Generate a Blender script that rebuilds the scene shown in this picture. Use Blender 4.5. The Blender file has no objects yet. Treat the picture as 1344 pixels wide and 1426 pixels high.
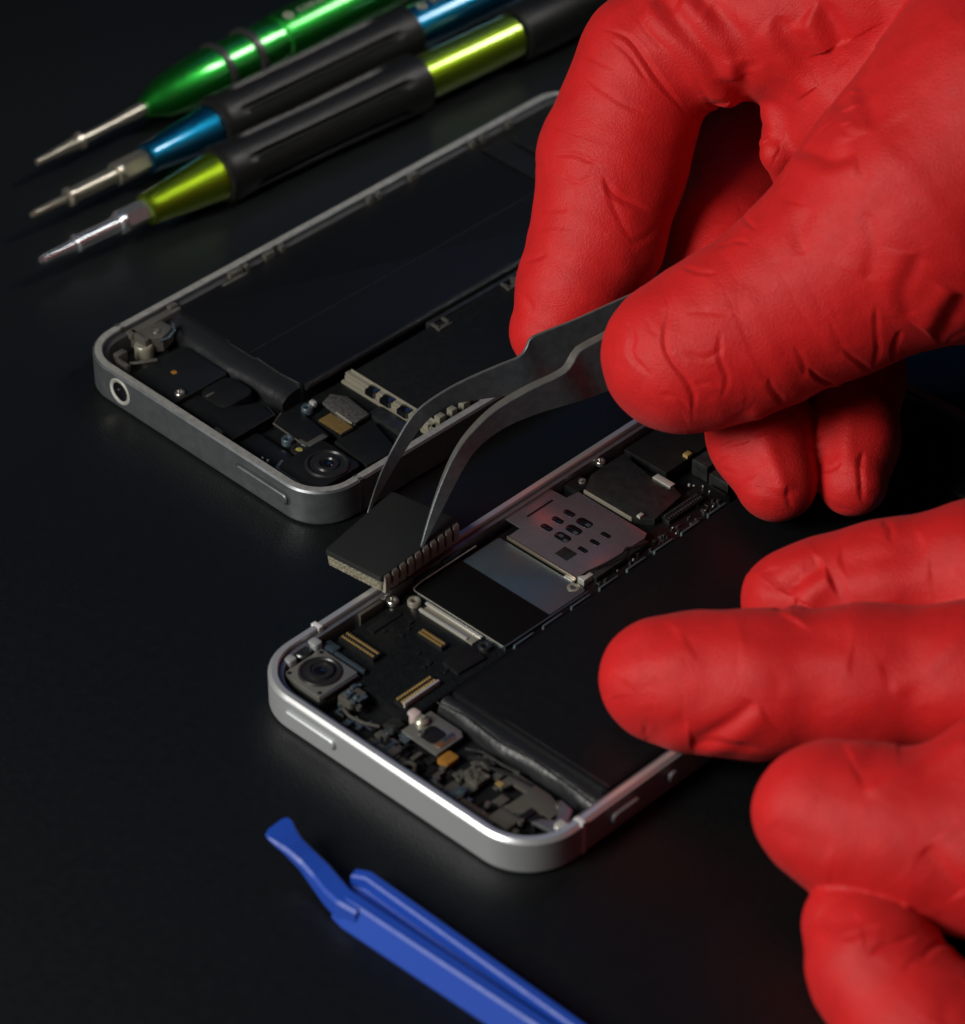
import bpy, math, random
import numpy as np
from mathutils import Vector, noise as mnoise
random.seed(7); rng = np.random.default_rng(5)
S = bpy.context.scene
S.unit_settings.system = 'METRIC'; S.unit_settings.scale_length = 0.01      # one unit is one centimetre
COL = S.collection
PI = math.pi

# ------------------------------------------------------------------ camera model (fitted to the two phones)
FPX, PITCH, CH = 5294.89, 0.67357685, 37.29123703
_c, _s = math.cos(PITCH), math.sin(PITCH)
CF, CU, CR, CC = np.array([0, _c, -_s]), np.array([0, _s, _c]), np.array([1., 0, 0]), np.array([0, 0, CH])
def ray(px, py): return CF + CR*(px-672)/FPX - CU*(py-713)/FPX
def pd(px, py, D): return CC + ray(px, py)*D
def pz(px, py, z):
    r = ray(px, py); return CC + r*(z-CH)/r[2]
def project(P):
    d = P-CC; D = d@CF
    return 672+FPX*(d@CR)/D, 713-FPX*(d@CU)/D, D

# ------------------------------------------------------------------ materials
def mat(name, col, rough=.5, metal=0., spec=.5, bump=None, var=None, coat=0., sheen=0., rvar=0., aniso=0.):
    m = bpy.data.materials.new(name); m.use_nodes = True
    nt = m.node_tree; b = nt.nodes['Principled BSDF']
    b.inputs['Base Color'].default_value = (*col, 1); b.inputs['Roughness'].default_value = rough
    b.inputs['Metallic'].default_value = metal; b.inputs['Specular IOR Level'].default_value = spec
    b.inputs['Coat Weight'].default_value = coat; b.inputs['Coat Roughness'].default_value = .07
    if sheen: b.inputs['Sheen Weight'].default_value = sheen; b.inputs['Sheen Roughness'].default_value = .5
    tc = nt.nodes.new('ShaderNodeTexCoord')
    def nz(scale, detail=4, rough_=.6, stretch=None):
        n = nt.nodes.new('ShaderNodeTexNoise'); n.inputs['Scale'].default_value = scale
        n.inputs['Detail'].default_value = detail; n.inputs['Roughness'].default_value = rough_
        if stretch:
            mp = nt.nodes.new('ShaderNodeMapping'); mp.inputs['Scale'].default_value = stretch
            nt.links.new(tc.outputs['Object'], mp.inputs[0]); nt.links.new(mp.outputs[0], n.inputs['Vector'])
        else: nt.links.new(tc.outputs['Object'], n.inputs['Vector'])
        return n
    if var:                                   # (scale, low factor, high factor) surface mottling of the base colour
        n = nz(var[0]); r = nt.nodes.new('ShaderNodeMapRange')
        r.inputs['From Min'].default_value = .3; r.inputs['From Max'].default_value = .7
        r.inputs['To Min'].default_value = var[1]; r.inputs['To Max'].default_value = var[2]
        nt.links.new(n.outputs['Fac'], r.inputs[0])
        x = nt.nodes.new('ShaderNodeVectorMath'); x.operation = 'SCALE'; x.inputs[0].default_value = col
        nt.links.new(r.outputs[0], x.inputs['Scale']); nt.links.new(x.outputs[0], b.inputs['Base Color'])
    if rvar:
        n = nz(6, 6, .7); r = nt.nodes.new('ShaderNodeMapRange')
        r.inputs['From Min'].default_value = .3; r.inputs['From Max'].default_value = .7
        r.inputs['To Min'].default_value = max(.03, rough-rvar); r.inputs['To Max'].default_value = rough+rvar
        nt.links.new(n.outputs['Fac'], r.inputs[0]); nt.links.new(r.outputs[0], b.inputs['Roughness'])
    if bump:                                  # list of (scale, strength, distance[, stretch])
        prev = None
        for bb in bump:
            n = nz(bb[0], 5, .6, bb[3] if len(bb) > 3 else None)
            k = nt.nodes.new('ShaderNodeBump'); k.inputs['Strength'].default_value = bb[1]; k.inputs['Distance'].default_value = bb[2]
            nt.links.new(n.outputs['Fac'], k.inputs['Height'])
            if prev: nt.links.new(prev.outputs[0], k.inputs['Normal'])
            prev = k
        nt.links.new(prev.outputs[0], b.inputs['Normal'])
    return m

M = dict(
 table=None,
 glove=mat('red_nitrile', (.54, .012, .0125), .50, 0, .26, bump=[(30, .42, .035), (14, .14, .03)], rvar=.08, var=(2.5, .93, 1.06), sheen=.03),
 silver=mat('silver_anodised', (.42, .44, .455), .50, .6, .5, bump=[(160, .08, .004)], rvar=.04),
 silver_in=mat('machined_aluminium', (.30, .31, .33), .40, .85, .5, bump=[(60, .1, .01)], rvar=.08),
 chamfer=mat('polished_chamfer', (.70, .71, .72), .33, .75),
 grey=mat('space_grey_anodised', (.165, .175, .19), .40, .75, .5, bump=[(160, .1, .004)], var=(5, .85, 1.15), rvar=.05),
 grey_line=mat('dark_polymer_line', (.035, .035, .036), .5),
 white_line=mat('pale_polymer_line', (.55, .54, .55), .45),
 black=mat('black_plastic', (.0065, .007, .0075), .40, 0, .4, rvar=.1, bump=[(30, .1, .01)]),
 blackmatt=mat('black_tape', (.0055, .006, .0065), .5, 0, .3, bump=[(24, .12, .02)], rvar=.1),
 pcb=mat('black_circuit_board', (.005, .0056, .006), .33, 0, .4, bump=[(50, .18, .01)], var=(20, .6, 1.6)),
 sticker=mat('black_shield_sticker', (.0035, .0036, .0038), .5, 0, .12),
 shield=mat('tinned_shield', (.16, .215, .25), .36, .8, .5, rvar=.08, bump=[(90, .1, .006)]),
 simplate=mat('steel_card_reader', (.44, .37, .42), .25, .85, .5, rvar=.06, bump=[(70, .08, .006)]),
 darkplate=mat('dark_steel_plate', (.085, .09, .09), .33, .85, .5, rvar=.1, bump=[(50, .12, .008)], var=(6, .8, 1.2)),
 tan=mat('brass_toned_steel', (.36, .34, .27), .32, .55, .5, rvar=.05),
 steel=mat('bright_steel', (.66, .65, .60), .3, .6, rvar=.06),
 toolsteel=mat('tool_steel', (.34, .315, .26), .34, .85, rvar=.05),
 chrome=mat('chromed_steel', (.62, .63, .66), .24, .9),
 screwsteel=mat('screw_steel', (.40, .39, .36), .28, .9, rvar=.08),
 camplate=mat('dull_nickel_plate', (.22, .217, .20), .34, .6, rvar=.06),
 lip=mat('warm_steel_edge', (.50, .40, .30), .3, .9),
 gold=mat('gold_contact', (.55, .38, .14), .3, .6, rvar=.06),
 copper=mat('copper_foil', (.55, .27, .15), .35, .9, rvar=.1),
 orange=mat('amber_tape', (.22, .10, .012), .5, var=(20, .8, 1.2)),
 pink=mat('pale_pink_pad', (.40, .32, .31), .6),
 bluefoil=mat('blue_grey_foil', (.075, .115, .15), .32, .7),
 flex=mat('grey_flex_cable', (.115, .11, .095), .38, .5, rvar=.1, bump=[(25, .2, .02)]),
 battery=mat('battery_pouch', (.0032, .0036, .0046), .42, 0, .35, rvar=.04, bump=[(4, .06, .05)]),
 batteryfold=mat('battery_seal', (.011, .012, .014), .36, 0, .45, rvar=.06, bump=[(7, .25, .05)]),
 glass=mat('lens_glass', (.004, .004, .006), .06, 0, .6, coat=1.),
 lensring=mat('lens_ring', (.02, .02, .021), .3, .3),
 tweezer=mat('brushed_grey_steel', (.13, .15, .165), .38, .7, bump=[(14, .25, .01, (1, 6, 6)), (90, .1, .004)], rvar=.1, var=(7, .8, 1.15)),
 tweezedge=mat('ground_steel_edge', (.30, .29, .265), .36, .75, rvar=.08),
 chip=mat('matt_black_chip', (.010, .011, .011), .55, 0, .35, bump=[(70, .15, .006)]),
 foam=mat('speckled_foam', (.36, .33, .24), .8, 0, .2, bump=[(26, .9, .06), (60, .6, .03)], var=(30, .2, 1.25)),
 rib=mat('dark_rubber_rib', (.27, .26, .225), .5, 0, .4, bump=[(40, .3, .02)], rvar=.08),
 green=mat('green_anodised', (.02, .30, .035), .42, 1., coat=.9),
 blue=mat('blue_anodised', (.004, .13, .25), .42, 1., coat=.9),
 lime=mat('lime_anodised', (.24, .36, .012), .42, 1., coat=.9),
 rubber=mat('black_rubber_grip', (.006, .006, .006), .45, 0, .24, bump=[(30, .12, .01)], rvar=.06),
 oring=mat('black_rubber_ring', (.02, .02, .02), .4),
 print=mat('pale_print', (.24, .26, .19), .5),
 spudger=mat('blue_nylon', (.011, .055, .36), .45, 0, .45, bump=[(20, .15, .015), (70, .1, .006)], rvar=.06),
)
for nm in ('glove',):
    b_ = M[nm].node_tree.nodes['Principled BSDF']; b_.inputs['Subsurface Weight'].default_value = .10
    b_.inputs['Subsurface Radius'].default_value = (1, .12, .1); b_.inputs['Subsurface Scale'].default_value = .14
    nt_ = M[nm].node_tree; tc_ = nt_.nodes['Texture Coordinate']
    prev_ = b_.inputs['Normal'].links[0].from_node
    for sc_, st_, di_, mp_ in ((1.5, .50, .05, (1, 1, 1)), (3.2, .35, .025, (.6, 1.3, 1.3))):
        mpn = nt_.nodes.new('ShaderNodeMapping'); mpn.inputs['Scale'].default_value = mp_; mpn.inputs['Rotation'].default_value = (.5, .3, .6)
        n_ = nt_.nodes.new('ShaderNodeTexNoise'); n_.noise_type = 'RIDGED_MULTIFRACTAL'; n_.inputs['Scale'].default_value = sc_
        n_.inputs['Detail'].default_value = 3; n_.inputs['Distortion'].default_value = .6
        pn_ = nt_.nodes.new('ShaderNodeTexNoise'); pn_.inputs['Scale'].default_value = .7
        mr_ = nt_.nodes.new('ShaderNodeMapRange'); mr_.inputs['From Min'].default_value = .42; mr_.inputs['From Max'].default_value = .68
        mu_ = nt_.nodes.new('ShaderNodeMath'); mu_.operation = 'MULTIPLY'
        k_ = nt_.nodes.new('ShaderNodeBump'); k_.inputs['Strength'].default_value = st_; k_.inputs['Distance'].default_value = di_
        nt_.links.new(tc_.outputs['Object'], mpn.inputs[0]); nt_.links.new(mpn.outputs[0], n_.inputs['Vector']); nt_.links.new(tc_.outputs['Object'], pn_.inputs['Vector'])
        nt_.links.new(pn_.outputs['Fac'], mr_.inputs[0]); nt_.links.new(n_.outputs['Fac'], mu_.inputs[0]); nt_.links.new(mr_.outputs[0], mu_.inputs[1])
        nt_.links.new(mu_.outputs[0], k_.inputs['Height']); nt_.links.new(prev_.outputs[0], k_.inputs['Normal']); prev_ = k_
    nt_.links.new(prev_.outputs[0], b_.inputs['Normal'])
def table_material():
    m = mat('black_leather_top', (.0032, .0041, .0044), .40, 0, .42, rvar=.05)
    nt = m.node_tree; b = nt.nodes['Principled BSDF']; tc = nt.nodes['Texture Coordinate']
    v = nt.nodes.new('ShaderNodeTexVoronoi'); v.feature = 'DISTANCE_TO_EDGE'; v.inputs['Scale'].default_value = 16
    n = nt.nodes.new('ShaderNodeTexNoise'); n.inputs['Scale'].default_value = 30; n.inputs['Detail'].default_value = 5
    nt.links.new(tc.outputs['Object'], v.inputs['Vector']); nt.links.new(tc.outputs['Object'], n.inputs['Vector'])
    a = nt.nodes.new('ShaderNodeMath'); a.operation = 'ADD'
    nt.links.new(v.outputs['Distance'], a.inputs[0]); nt.links.new(n.outputs['Fac'], a.inputs[1])
    k = nt.nodes.new('ShaderNodeBump'); k.inputs['Strength'].default_value = .42; k.inputs['Distance'].default_value = .012
    nt.links.new(a.outputs[0], k.inputs['Height']); nt.links.new(k.outputs[0], b.inputs['Normal'])
    return m
M['table'] = table_material()

# ------------------------------------------------------------------ mesh collection helpers
class MB:
    def __init__(s): s.v = []; s.f = []
    def add(s, vs, fs):
        o = len(s.v); s.v += [tuple(map(float, p)) for p in vs]; s.f += [tuple(i+o for i in f) for f in fs]; return s
    def loops(s, Ls, closed=False, cap0=True, cap1=True):
        n = len(Ls[0]); vs = [p for L in Ls for p in L]; fs = []; k = len(Ls)
        for i in range(k if closed else k-1):
            j = (i+1) % k
            for a in range(n):
                b = (a+1) % n; fs.append((i*n+a, i*n+b, j*n+b, j*n+a))
        if not closed:
            if cap0: fs.append(tuple(range(n-1, -1, -1)))
            if cap1: fs.append(tuple((k-1)*n+a for a in range(n)))
        return s.add(vs, fs)
    def prism(s, poly, z0, z1, bev=.02):
        bev = min(bev, (z1-z0)*.6)
        return s.loops([[(x, y, z0) for x, y in poly], [(x, y, z1-bev) for x, y in poly],
                        [(x, y, z1-bev*.3) for x, y in inset(poly, bev*.3)], [(x, y, z1) for x, y in inset(poly, bev)]])
    def box(s, x0, y0, x1, y1, z0, z1, bev=.02, r=0): return s.prism(rect(x0, y0, x1, y1, r), z0, z1, bev)
    def lathe(s, prof, c=(0, 0, 0), n=32):
        L = []
        for r, z in prof: L.append([(c[0]+max(r, 1e-4)*math.cos(2*PI*a/n), c[1]+max(r, 1e-4)*math.sin(2*PI*a/n), c[2]+z) for a in range(n)])
        return s.loops(L)
    def tube(s, pts, r, n=10):
        pts = [Vector(p) for p in pts]; L = []
        for i, p in enumerate(pts):
            t = (pts[min(i+1, len(pts)-1)]-pts[max(i-1, 0)]).normalized()
            a = t.cross(Vector((0, 0, 1)));  a = a.normalized() if a.length > 1e-4 else Vector((1, 0, 0)); b = a.cross(t)
            rr = r[i] if isinstance(r, (list, tuple)) else r
            L.append([p+a*rr*math.cos(2*PI*k/n)-b*rr*math.sin(2*PI*k/n) for k in range(n)])
        return s.loops(L)
    def build(s, name, m, parent=None, off=(0, 0, 0), angle=35, smooth=True):
        me = bpy.data.meshes.new(name); me.from_pydata([(x-off[0], y-off[1], z-off[2]) for x, y, z in s.v], [], s.f)
        import bmesh
        bm = bmesh.new(); bm.from_mesh(me); bmesh.ops.recalc_face_normals(bm, faces=bm.faces); bm.to_mesh(me); bm.free()
        for mm in (m if isinstance(m, (list, tuple)) else [m]): me.materials.append(mm)
        if smooth:
            me.polygons.foreach_set('use_smooth', [True]*len(me.polygons)); me.set_sharp_from_angle(angle=math.radians(angle))
        o = bpy.data.objects.new(name, me); COL.objects.link(o)
        if parent: o.parent = parent
        return o
def rect(x0, y0, x1, y1, r=0, n=5):
    if r <= 0: return [(x0, y0), (x1, y0), (x1, y1), (x0, y1)]
    P = []
    for cx, cy, a0 in ((x1-r, y0+r, -90), (x1-r, y1-r, 0), (x0+r, y1-r, 90), (x0+r, y0+r, 180)):
        for k in range(n+1):
            a = math.radians(a0+90*k/n); P.append((cx+r*math.cos(a), cy+r*math.sin(a)))
    return P
def inset(poly, d):
    n = len(poly); out = []
    area = sum(poly[i][0]*poly[(i+1) % n][1]-poly[(i+1) % n][0]*poly[i][1] for i in range(n))
    sg = 1 if area > 0 else -1
    for i in range(n):
        p, q, r = np.array(poly[i-1]), np.array(poly[i]), np.array(poly[(i+1) % n])
        a, b = q-p, r-q; a = a/(np.linalg.norm(a)+1e-9); b = b/(np.linalg.norm(b)+1e-9)
        na, nb = np.array([-a[1], a[0]])*sg, np.array([-b[1], b[0]])*sg
        m = na+nb; l = m@m
        m = m*2/max(l, .8) if l > 1e-6 else na
        out.append(tuple(q+m*d))
    return out
def empty(name, loc, rz=0):
    o = bpy.data.objects.new(name, None); COL.objects.link(o); o.location = loc; o.rotation_euler = (0, 0, rz); o.empty_display_size = .3; return o
def tag(o, label=None, cat=None, group=None, kind=None):
    if label: o['label'] = label
    if cat: o['category'] = cat
    if group: o['group'] = group
    if kind: o['kind'] = kind
    return o

# ------------------------------------------------------------------ the table
tb = MB(); tb.box(-60, -15, 60, 105, -2.5, 0, .2, 2)
t = tag(tb.build('table', M['table']), 'black fine-grained table top under the tools and phones', 'table', kind='structure')

# ------------------------------------------------------------------ phones
def ring(mb, W, L, R, prof, n=14):
    """closed band: prof is a closed list of (inset, z)"""
    Ls = [[(x, y, z) for x, y in rect(i, i, W-i, L-i, max(R-i, .05), n)] for i, z in prof]
    mb.loops(Ls, closed=True)
def screw_mesh(x, y, z, r):
    mb = MB(); mb.lathe([(r*.9, -.06), (r*.9, .0), (r*.8, .012), (r*.5, .016), (r*.42, -.005), (r*.3, -.03), (0, -.03)], (x, y, z), 24); return mb
def post_mesh(x, y, z, r, h=.08):
    mb = MB(); mb.lathe([(r, -h), (r, -.01), (r*.88, .01), (r*.55, .01), (r*.45, -.01), (r*.42, -h*.8), (0, -h*.8)], (x, y, z), 28); return mb
def connector(name, root, off, u0, v0, u1, v1, z, along, metal='gold', body='black', dz=.055):
    b = MB(); b.box(u0, v0, u1, v1, z-.05, z+dz*.7, .012, .015); o = b.build(name, M[body], root, off)
    c = MB(); n = 14 if metal else 0
    if along == 'u':
        h = (v1-v0); L = u1-u0
        for row in (.26, .74):
            c.box(u0+.03, v0+h*row-.009, u1-.03, v0+h*row+.009, z, z+dz*.9, .006)
            for k in range(n):
                x = u0+.05+(L-.1)*k/(n-1); c.box(x-.009, v0+h*row-.020, x+.009, v0+h*row+.020, z, z+dz*1.1, .004)
    else:
        h = (u1-u0); L = v1-v0
        for row in (.26, .74):
            c.box(u0+h*row-.009, v0+.03, u0+h*row+.009, v1-.03, z, z+dz*.9, .006)
            for k in range(n):
                x = v0+.05+(L-.1)*k/(n-1); c.box(u0+h*row-.020, x-.009, u0+h*row+.020, x+.009, z, z+dz*1.1, .004)
    c.build('contact_row', M[metal], o, off)
    return o
def smd(name, m, par, off, spots, zbase, seed, n, smin=.03, smax=.09, hmax=.06):
    r = random.Random(seed)
    for (u0, v0, u1, v1) in spots:
        for k in range(n):
            a, b = r.uniform(smin, smax), r.uniform(smin, smax); x, y = r.uniform(u0, u1), r.uniform(v0, v1)
            mb = MB(); mb.box(x, y, x+a, y+b, zbase, zbase+r.uniform(.015, hmax), .008); mb.build(name, M[m], par, off)

def phone_a():
    W, L, R, H = 5.86, 12.38, .92, .624
    off = (W/2, L/2, 0)
    yaw = -0.77052378; cx, cy = -3.54111461, 42.25240693
    root = empty('smartphone', (cx+off[0]*math.cos(yaw)-off[1]*math.sin(yaw), cy+off[0]*math.sin(yaw)+off[1]*math.cos(yaw), 0), yaw)
    tag(root, 'silver-edged smartphone with its screen off and insides bare, under the gloved fingers', 'smartphone', 'opened smartphones')
    P = lambda mb, name, m, par=None, **k: mb.build(name, M[m] if isinstance(m, str) else m, par or root, off, **k)
    def SUB(mb, name, m, par, **k): return mb.build(name, M[m], par, off, **k)
    b = MB(); ring(b, W, L, R, [(.06, .0), (.02, .02), (0, .06), (0, H-.055), (.008, H-.045), (.15, H-.045), (.15, .1), (.2, .0)]); fr_ = P(b, 'frame', 'silver', angle=25)
    b = MB(); ring(b, W, L, R, [(.010, H-.048), (.045, H-.006), (.055, H), (.135, H), (.145, H-.012), (.146, H-.048)]); SUB(b, 'chamfer_edge', 'chamfer', fr_, angle=25)
    b = MB(); ring(b, W, L, R, [(.152, .1), (.152, H-.09), (.165, H-.08), (.23, H-.085), (.25, H-.2), (.25, .1)]); SUB(b, 'inner_ledge', 'silver_in', fr_)
    # antenna breaks on the right-hand side
    b = MB(); b.box(W-.16, 1.05, W+.004, 1.13, .03, H+.004, .004); SUB(b, 'antenna_line', 'white_line', fr_)
    b = MB(); b.box(-.004, 1.42, .16, 1.50, .03, H+.004, .004); SUB(b, 'antenna_line', 'white_line', fr_)
    b = MB(); b.prism(rect(.15, .15, W-.15, L-.15, .77, 10), .02, .11, .01); P(b, 'back_panel', 'black')
    # buttons
    b = MB(); pts = []
    def pill_side(mb, u0, u1, zc, hz, depth):
        P2 = rect(u0, zc-hz, u1, zc+hz, hz*.98, 8)
        Ls = [[(x, .05, z) for x, z in P2], [(x, -depth*.6, z) for x, z in P2], [(x, -depth, z) for x, z in inset(P2, .02)]]
        mb.loops(Ls)
    pill_side(b, .92, 1.98, .335, .085, .05); P(b, 'power_button', 'silver')
    for v0, w in ((1.92, .30), (2.92, .105)):
        b = MB(); P2 = rect(v0-w, .335-.10, v0+w, .335+.10, .098, 8)
        b.loops([[(W-.05, y, z) for y, z in P2], [(W+.05, y, z) for y, z in P2], [(W+.075, y, z) for y, z in inset(P2, .02)]]); P(b, 'volume_button', 'silver')
    # floor pieces, boards
    b = MB(); b.prism(rect(.3, .3, W-.3, L-.3, .6, 8), .112, .18, .01); P(b, 'inner_plate', 'blackmatt')
    brd = MB(); brd.prism([(.34, 1.40), (1.2, 1.40), (1.2, 1.15), (2.30, 1.15), (2.36, 1.3), (2.36, 8.2), (2.25, 8.32), (1.75, 8.32), (1.70, 7.9), (.34, 7.9)], .182, .375, .01)
    board = P(brd, 'logic_board', 'pcb')
    smd('circuit_component', 'black', board, off, [(1.2, 1.9, 1.75, 2.45), (.6, 2.15, 1.1, 2.8), (1.55, 1.3, 2.0, 2.3)], .375, 3, 5, .03, .08, .03); smd('circuit_component', 'darkplate', board, off, [(2.12, 5.2, 2.3, 8.1)], .375, 4, 46, .02, .07, .06)
    smd('solder_point', 'steel', board, off, [(2.1, 5.2, 2.3, 8.1), (1.6, 7.7, 2.2, 8.2)], .375, 14, 9, .015, .035, .05)
    # shield with black sticker and bare tinned end
    b = MB(); b.box(.42, 3.2, 2.26, 5.02, .376, .442, .02, .05); sh = SUB(b, 'shield_can', 'shield', board)
    b = MB(); b.box(.40, 3.19, 2.28, 4.2, .4425, .4485, .004, .03); P(b, 'black_sticker', 'sticker')
    b = MB(); b.lathe([(.10, .0), (.10, .03), (.075, .04), (.05, .03), (.05, 0)], (2.08, 4.92, .42), 20); SUB(b, 'shield_clip', 'tan', board)
    b = MB(); b.tube([(.40, 3.19, .455), (.36, 3.22, .45), (.33, 3.4, .45), (.33, 4.6, .45)], .012, 6); SUB(b, 'shield_rim', 'steel', board)
    b = MB(); b.tube([(2.29, 3.20, .30), (2.29, 3.20, .45), (2.30, 3.3, .452), (2.31, 5.0, .452)], .012, 6); SUB(b, 'shield_rim', 'shield', board)
    b = MB(); b.tube([(.42, 3.18, .452), (2.28, 3.18, .452)], .010, 6); SUB(b, 'shield_rim', 'tan', board)
    # pair of bright strips (bracket) beside the shield
    b = MB(); b.box(.76, 2.94, 1.86, 3.16, .376, .405, .01); br = SUB(b, 'ground_bracket', 'tan', board)
    for v in (2.965, 3.135):
        b = MB(); b.box(.74 if v < 3 else .71, v-.026, 1.74 if v < 3 else 1.88, v+.026, .40, .435, .012); SUB(b, 'bright_strip', 'steel', board)
    for (u, v) in ((.565, 3.02), (2.06, 3.01)):
        P(post_mesh(u, v, .45, .105, .1), 'screw_post', 'tan' if u < 1 else 'darkplate')
    P(screw_mesh(.33, 2.80, .45, .11), 'screw', 'screwsteel')
    b = MB(); b.box(.45, 2.1, .62, 2.72, .376, .40, .01, .03); SUB(b, 'board_module', 'black', board)
    b = MB(); b.prism([(1.72, 2.50), (1.86, 2.32), (2.2, 2.30), (2.24, 2.85), (1.98, 2.9), (1.78, 2.78)], .376, .425, .02); SUB(b, 'cover_plate', 'blackmatt', board)
    connector('board_connector', root, off, .36, 1.62, 1.10, 1.82, .42, 'u', 'gold')
    connector('board_connector', root, off, 1.10, 2.52, 1.64, 2.66, .40, 'u', 'gold')
    connector('board_connector', root, off, 1.93, 1.22, 2.12, 1.98, .40, 'v', 'gold')
    b = MB(); b.box(2.10, 1.24, 2.15, 1.97, .38, .47, .012); P(b, 'connector_rail', 'steel')
    connector('board_connector', root, off, 1.88, 7.12, 2.06, 7.95, .42, 'v', 'darkplate')
    # card reader
    b = MB()
    sim = [(.56, 5.08), (1.98, 5.08), (2.06, 5.2), (2.10, 6.5), (2.04, 6.62), (.58, 6.64), (.55, 6.4), (.2, 6.38), (.2, 5.36), (.55, 5.36)]
    b.prism(sim, .47, .50, .008); cr = P(b, 'card_reader', 'simplate')
    b = MB(); b.box(.6, 5.12, 2.06, 6.6, .377, .468, .01); SUB(b, 'reader_body', 'black', cr)
    b = MB(); b.box(.55, 5.055, 1.99, 5.079, .44, .508, .006); SUB(b, 'front_lip', 'lip', cr)
    b = MB()
    for u, v, w, h in ((.85, 6.14, .055, .105), (.84, 5.89, .055, .105), (.84, 5.64, .055, .105), (1.18, 6.13, .085, .14), (1.18, 5.89, .085, .14), (1.18, 5.64, .085, .14), (1.62, 6.14, .045, .09), (1.62, 5.89, .045, .09), (1.61, 5.63, .045, .09)):
        b = MB(); b.box(u-h, v-w, u+h, v+w, .499, .5035, .001, w*.8); SUB(b, 'contact_slot', 'glass', cr)
    b = MB()
    for u, v in ((1.25, 6.14), (1.24, 5.87), (1.26, 5.62), (1.13, 5.66)): b = MB(); b.box(u-.03, v-.04, u+.05, v+.02, .503, .507, .002); SUB(b, 'spring_contact', 'shield', cr)
    b = MB(); b.box(1.36, 5.26, 1.62, 5.5, .5, .503, .001); SUB(b, 'etched_patch', 'darkplate', cr)
    b = MB(); b.box(.42, 5.62, .46, 6.2, .499, .503, .001); SUB(b, 'press_slot', 'black', cr)
    b = MB(); b.box(1.99, 5.1, 2.13, 5.32, .38, .50, .015); b.box(1.80, 5.0, 1.98, 5.06, .40, .46, .012); SUB(b, 'reader_foot', 'steel', cr)
    b = MB(); b.tube([(2.02, 5.25, .51), (2.10, 5.55, .53), (2.16, 5.9, .55), (2.08, 6.1, .53), (2.14, 6.2, .52), (2.2, 6.45, .52)], .016, 6); b.box(2.06, 5.3, 2.2, 6.5, .377, .48, .01); SUB(b, 'eject_lever', 'darkplate', cr)
    # plate beyond it
    b = MB(); b.prism([(.62, 6.74), (1.62, 6.72), (1.9, 6.95), (1.80, 7.7), (1.3, 7.85), (1.1, 7.72), (.42, 7.85), (.42, 7.1)], .38, .50, .02); dp = SUB(b, 'dark_shield', 'darkplate', board)
    b = MB(); b.box(.62, 6.715, 1.63, 6.738, .44, .515, .008); SUB(b, 'shield_edge', 'tan', board)
    b = MB(); b.box(1.18, 7.70, 1.55, 7.82, .49, .525, .012); SUB(b, 'solder_tab', 'steel', board); b = MB(); b.box(1.66, 6.8, 1.73, 6.9, .49, .545, .015); SUB(b, 'solder_tab', 'steel', board)
    P(screw_mesh(.30, 7.45, .5, .09), 'screw', 'screwsteel'); P(screw_mesh(.42, 6.9, .48, .075), 'screw', 'screwsteel')
    b = MB(); b.box(.26, 6.65, .55, 7.0, .2, .46, .03); P(b, 'rubber_block', 'black')
    b = MB(); b.box(1.3, 8.5, 1.62, 10.2, .2, .5, .03); P(b, 'antenna_module', 'darkplate'); b = MB(); b.box(1.7, 8.45, 2.1, 9.2, .2, .46, .03); P(b, 'antenna_module', 'darkplate')
    b = MB(); b.box(.3, 8.0, 1.2, 11.3, .2, .44, .03); P(b, 'speaker_box', 'black')
    b = MB(); b.box(1.1, 8.5, 1.2, 8.62, .44, .5, .01); P(b, 'contact_tab', 'gold')
    for k in range(8):
        b = MB(); v = 3.3+k*.62; b.box(2.372, v, 2.41, v+.42, .34, .475, .012); SUB(b, 'board_clip', 'shield', board)
    # side wall clips behind the chip
    b = MB(); b.box(.20, 3.35, .30, 3.75, .3, .5, .02); P(b, 'side_clip', 'bluefoil'); b = MB(); b.box(.20, 3.95, .29, 4.3, .3, .5, .02); P(b, 'side_clip', 'bluefoil')
    b = MB(); b.box(.22, 2.15, .30, 2.62, .15, .52, .03); P(b, 'wall_pad', 'flex')
    # camera
    b = MB(); b.box(.40, .44, 1.18, 1.24, .19, .50, .02, .03); cam = P(b, 'camera_module', 'camplate')
    b = MB(); b.box(.36, .40, 1.22, 1.28, .18, .40, .02, .03); SUB(b, 'camera_base', 'black', cam)
    b = MB(); b.lathe([(.335, 0), (.335, .012), (.31, .03), (.29, .03), (.27, .012), (.21, .012), (.20, .05), (.155, .06), (.145, .035), (.10, .03), (.095, .015), (0, .015)], (.78, .85, .498), 40); SUB(b, 'lens_barrel', 'lensring', cam)
    b = MB(); b.lathe([(.10, 0), (.085, .022), (.05, .034), (0, .038)], (.78, .85, .512), 28); SUB(b, 'lens', 'glass', cam)
    b = MB()
    for u, v in ((.47, .52), (.47, 1.17), (1.11, .52)): b = MB(); b.lathe([(.035, 0), (.035, .004), (0, .004)], (u, v, .499), 14); SUB(b, 'pin_hole', 'black', cam)
    b = MB(); b.tube([(1.19, .48, .47), (1.20, 1.2, .47)], .018, 6); SUB(b, 'camera_edge', 'shield', cam)
    b = MB(); b.box(1.25, .72, 1.55, 1.08, .19, .42, .04, .05); fm = P(b, 'flash_module', 'flex'); smd('circuit_component', 'shield', fm, off, [(1.22, .72, 1.6, 1.1)], .42, 8, 14, .03, .09, .06)
    b = MB(); b.box(.20, .62, .36, .80, .3, .56, .03, .05); P(b, 'corner_bracket', 'silver'); b = MB(); b.box(.17, 1.15, .36, 1.32, .3, .56, .03, .05); P(b, 'corner_bracket', 'silver')
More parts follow.
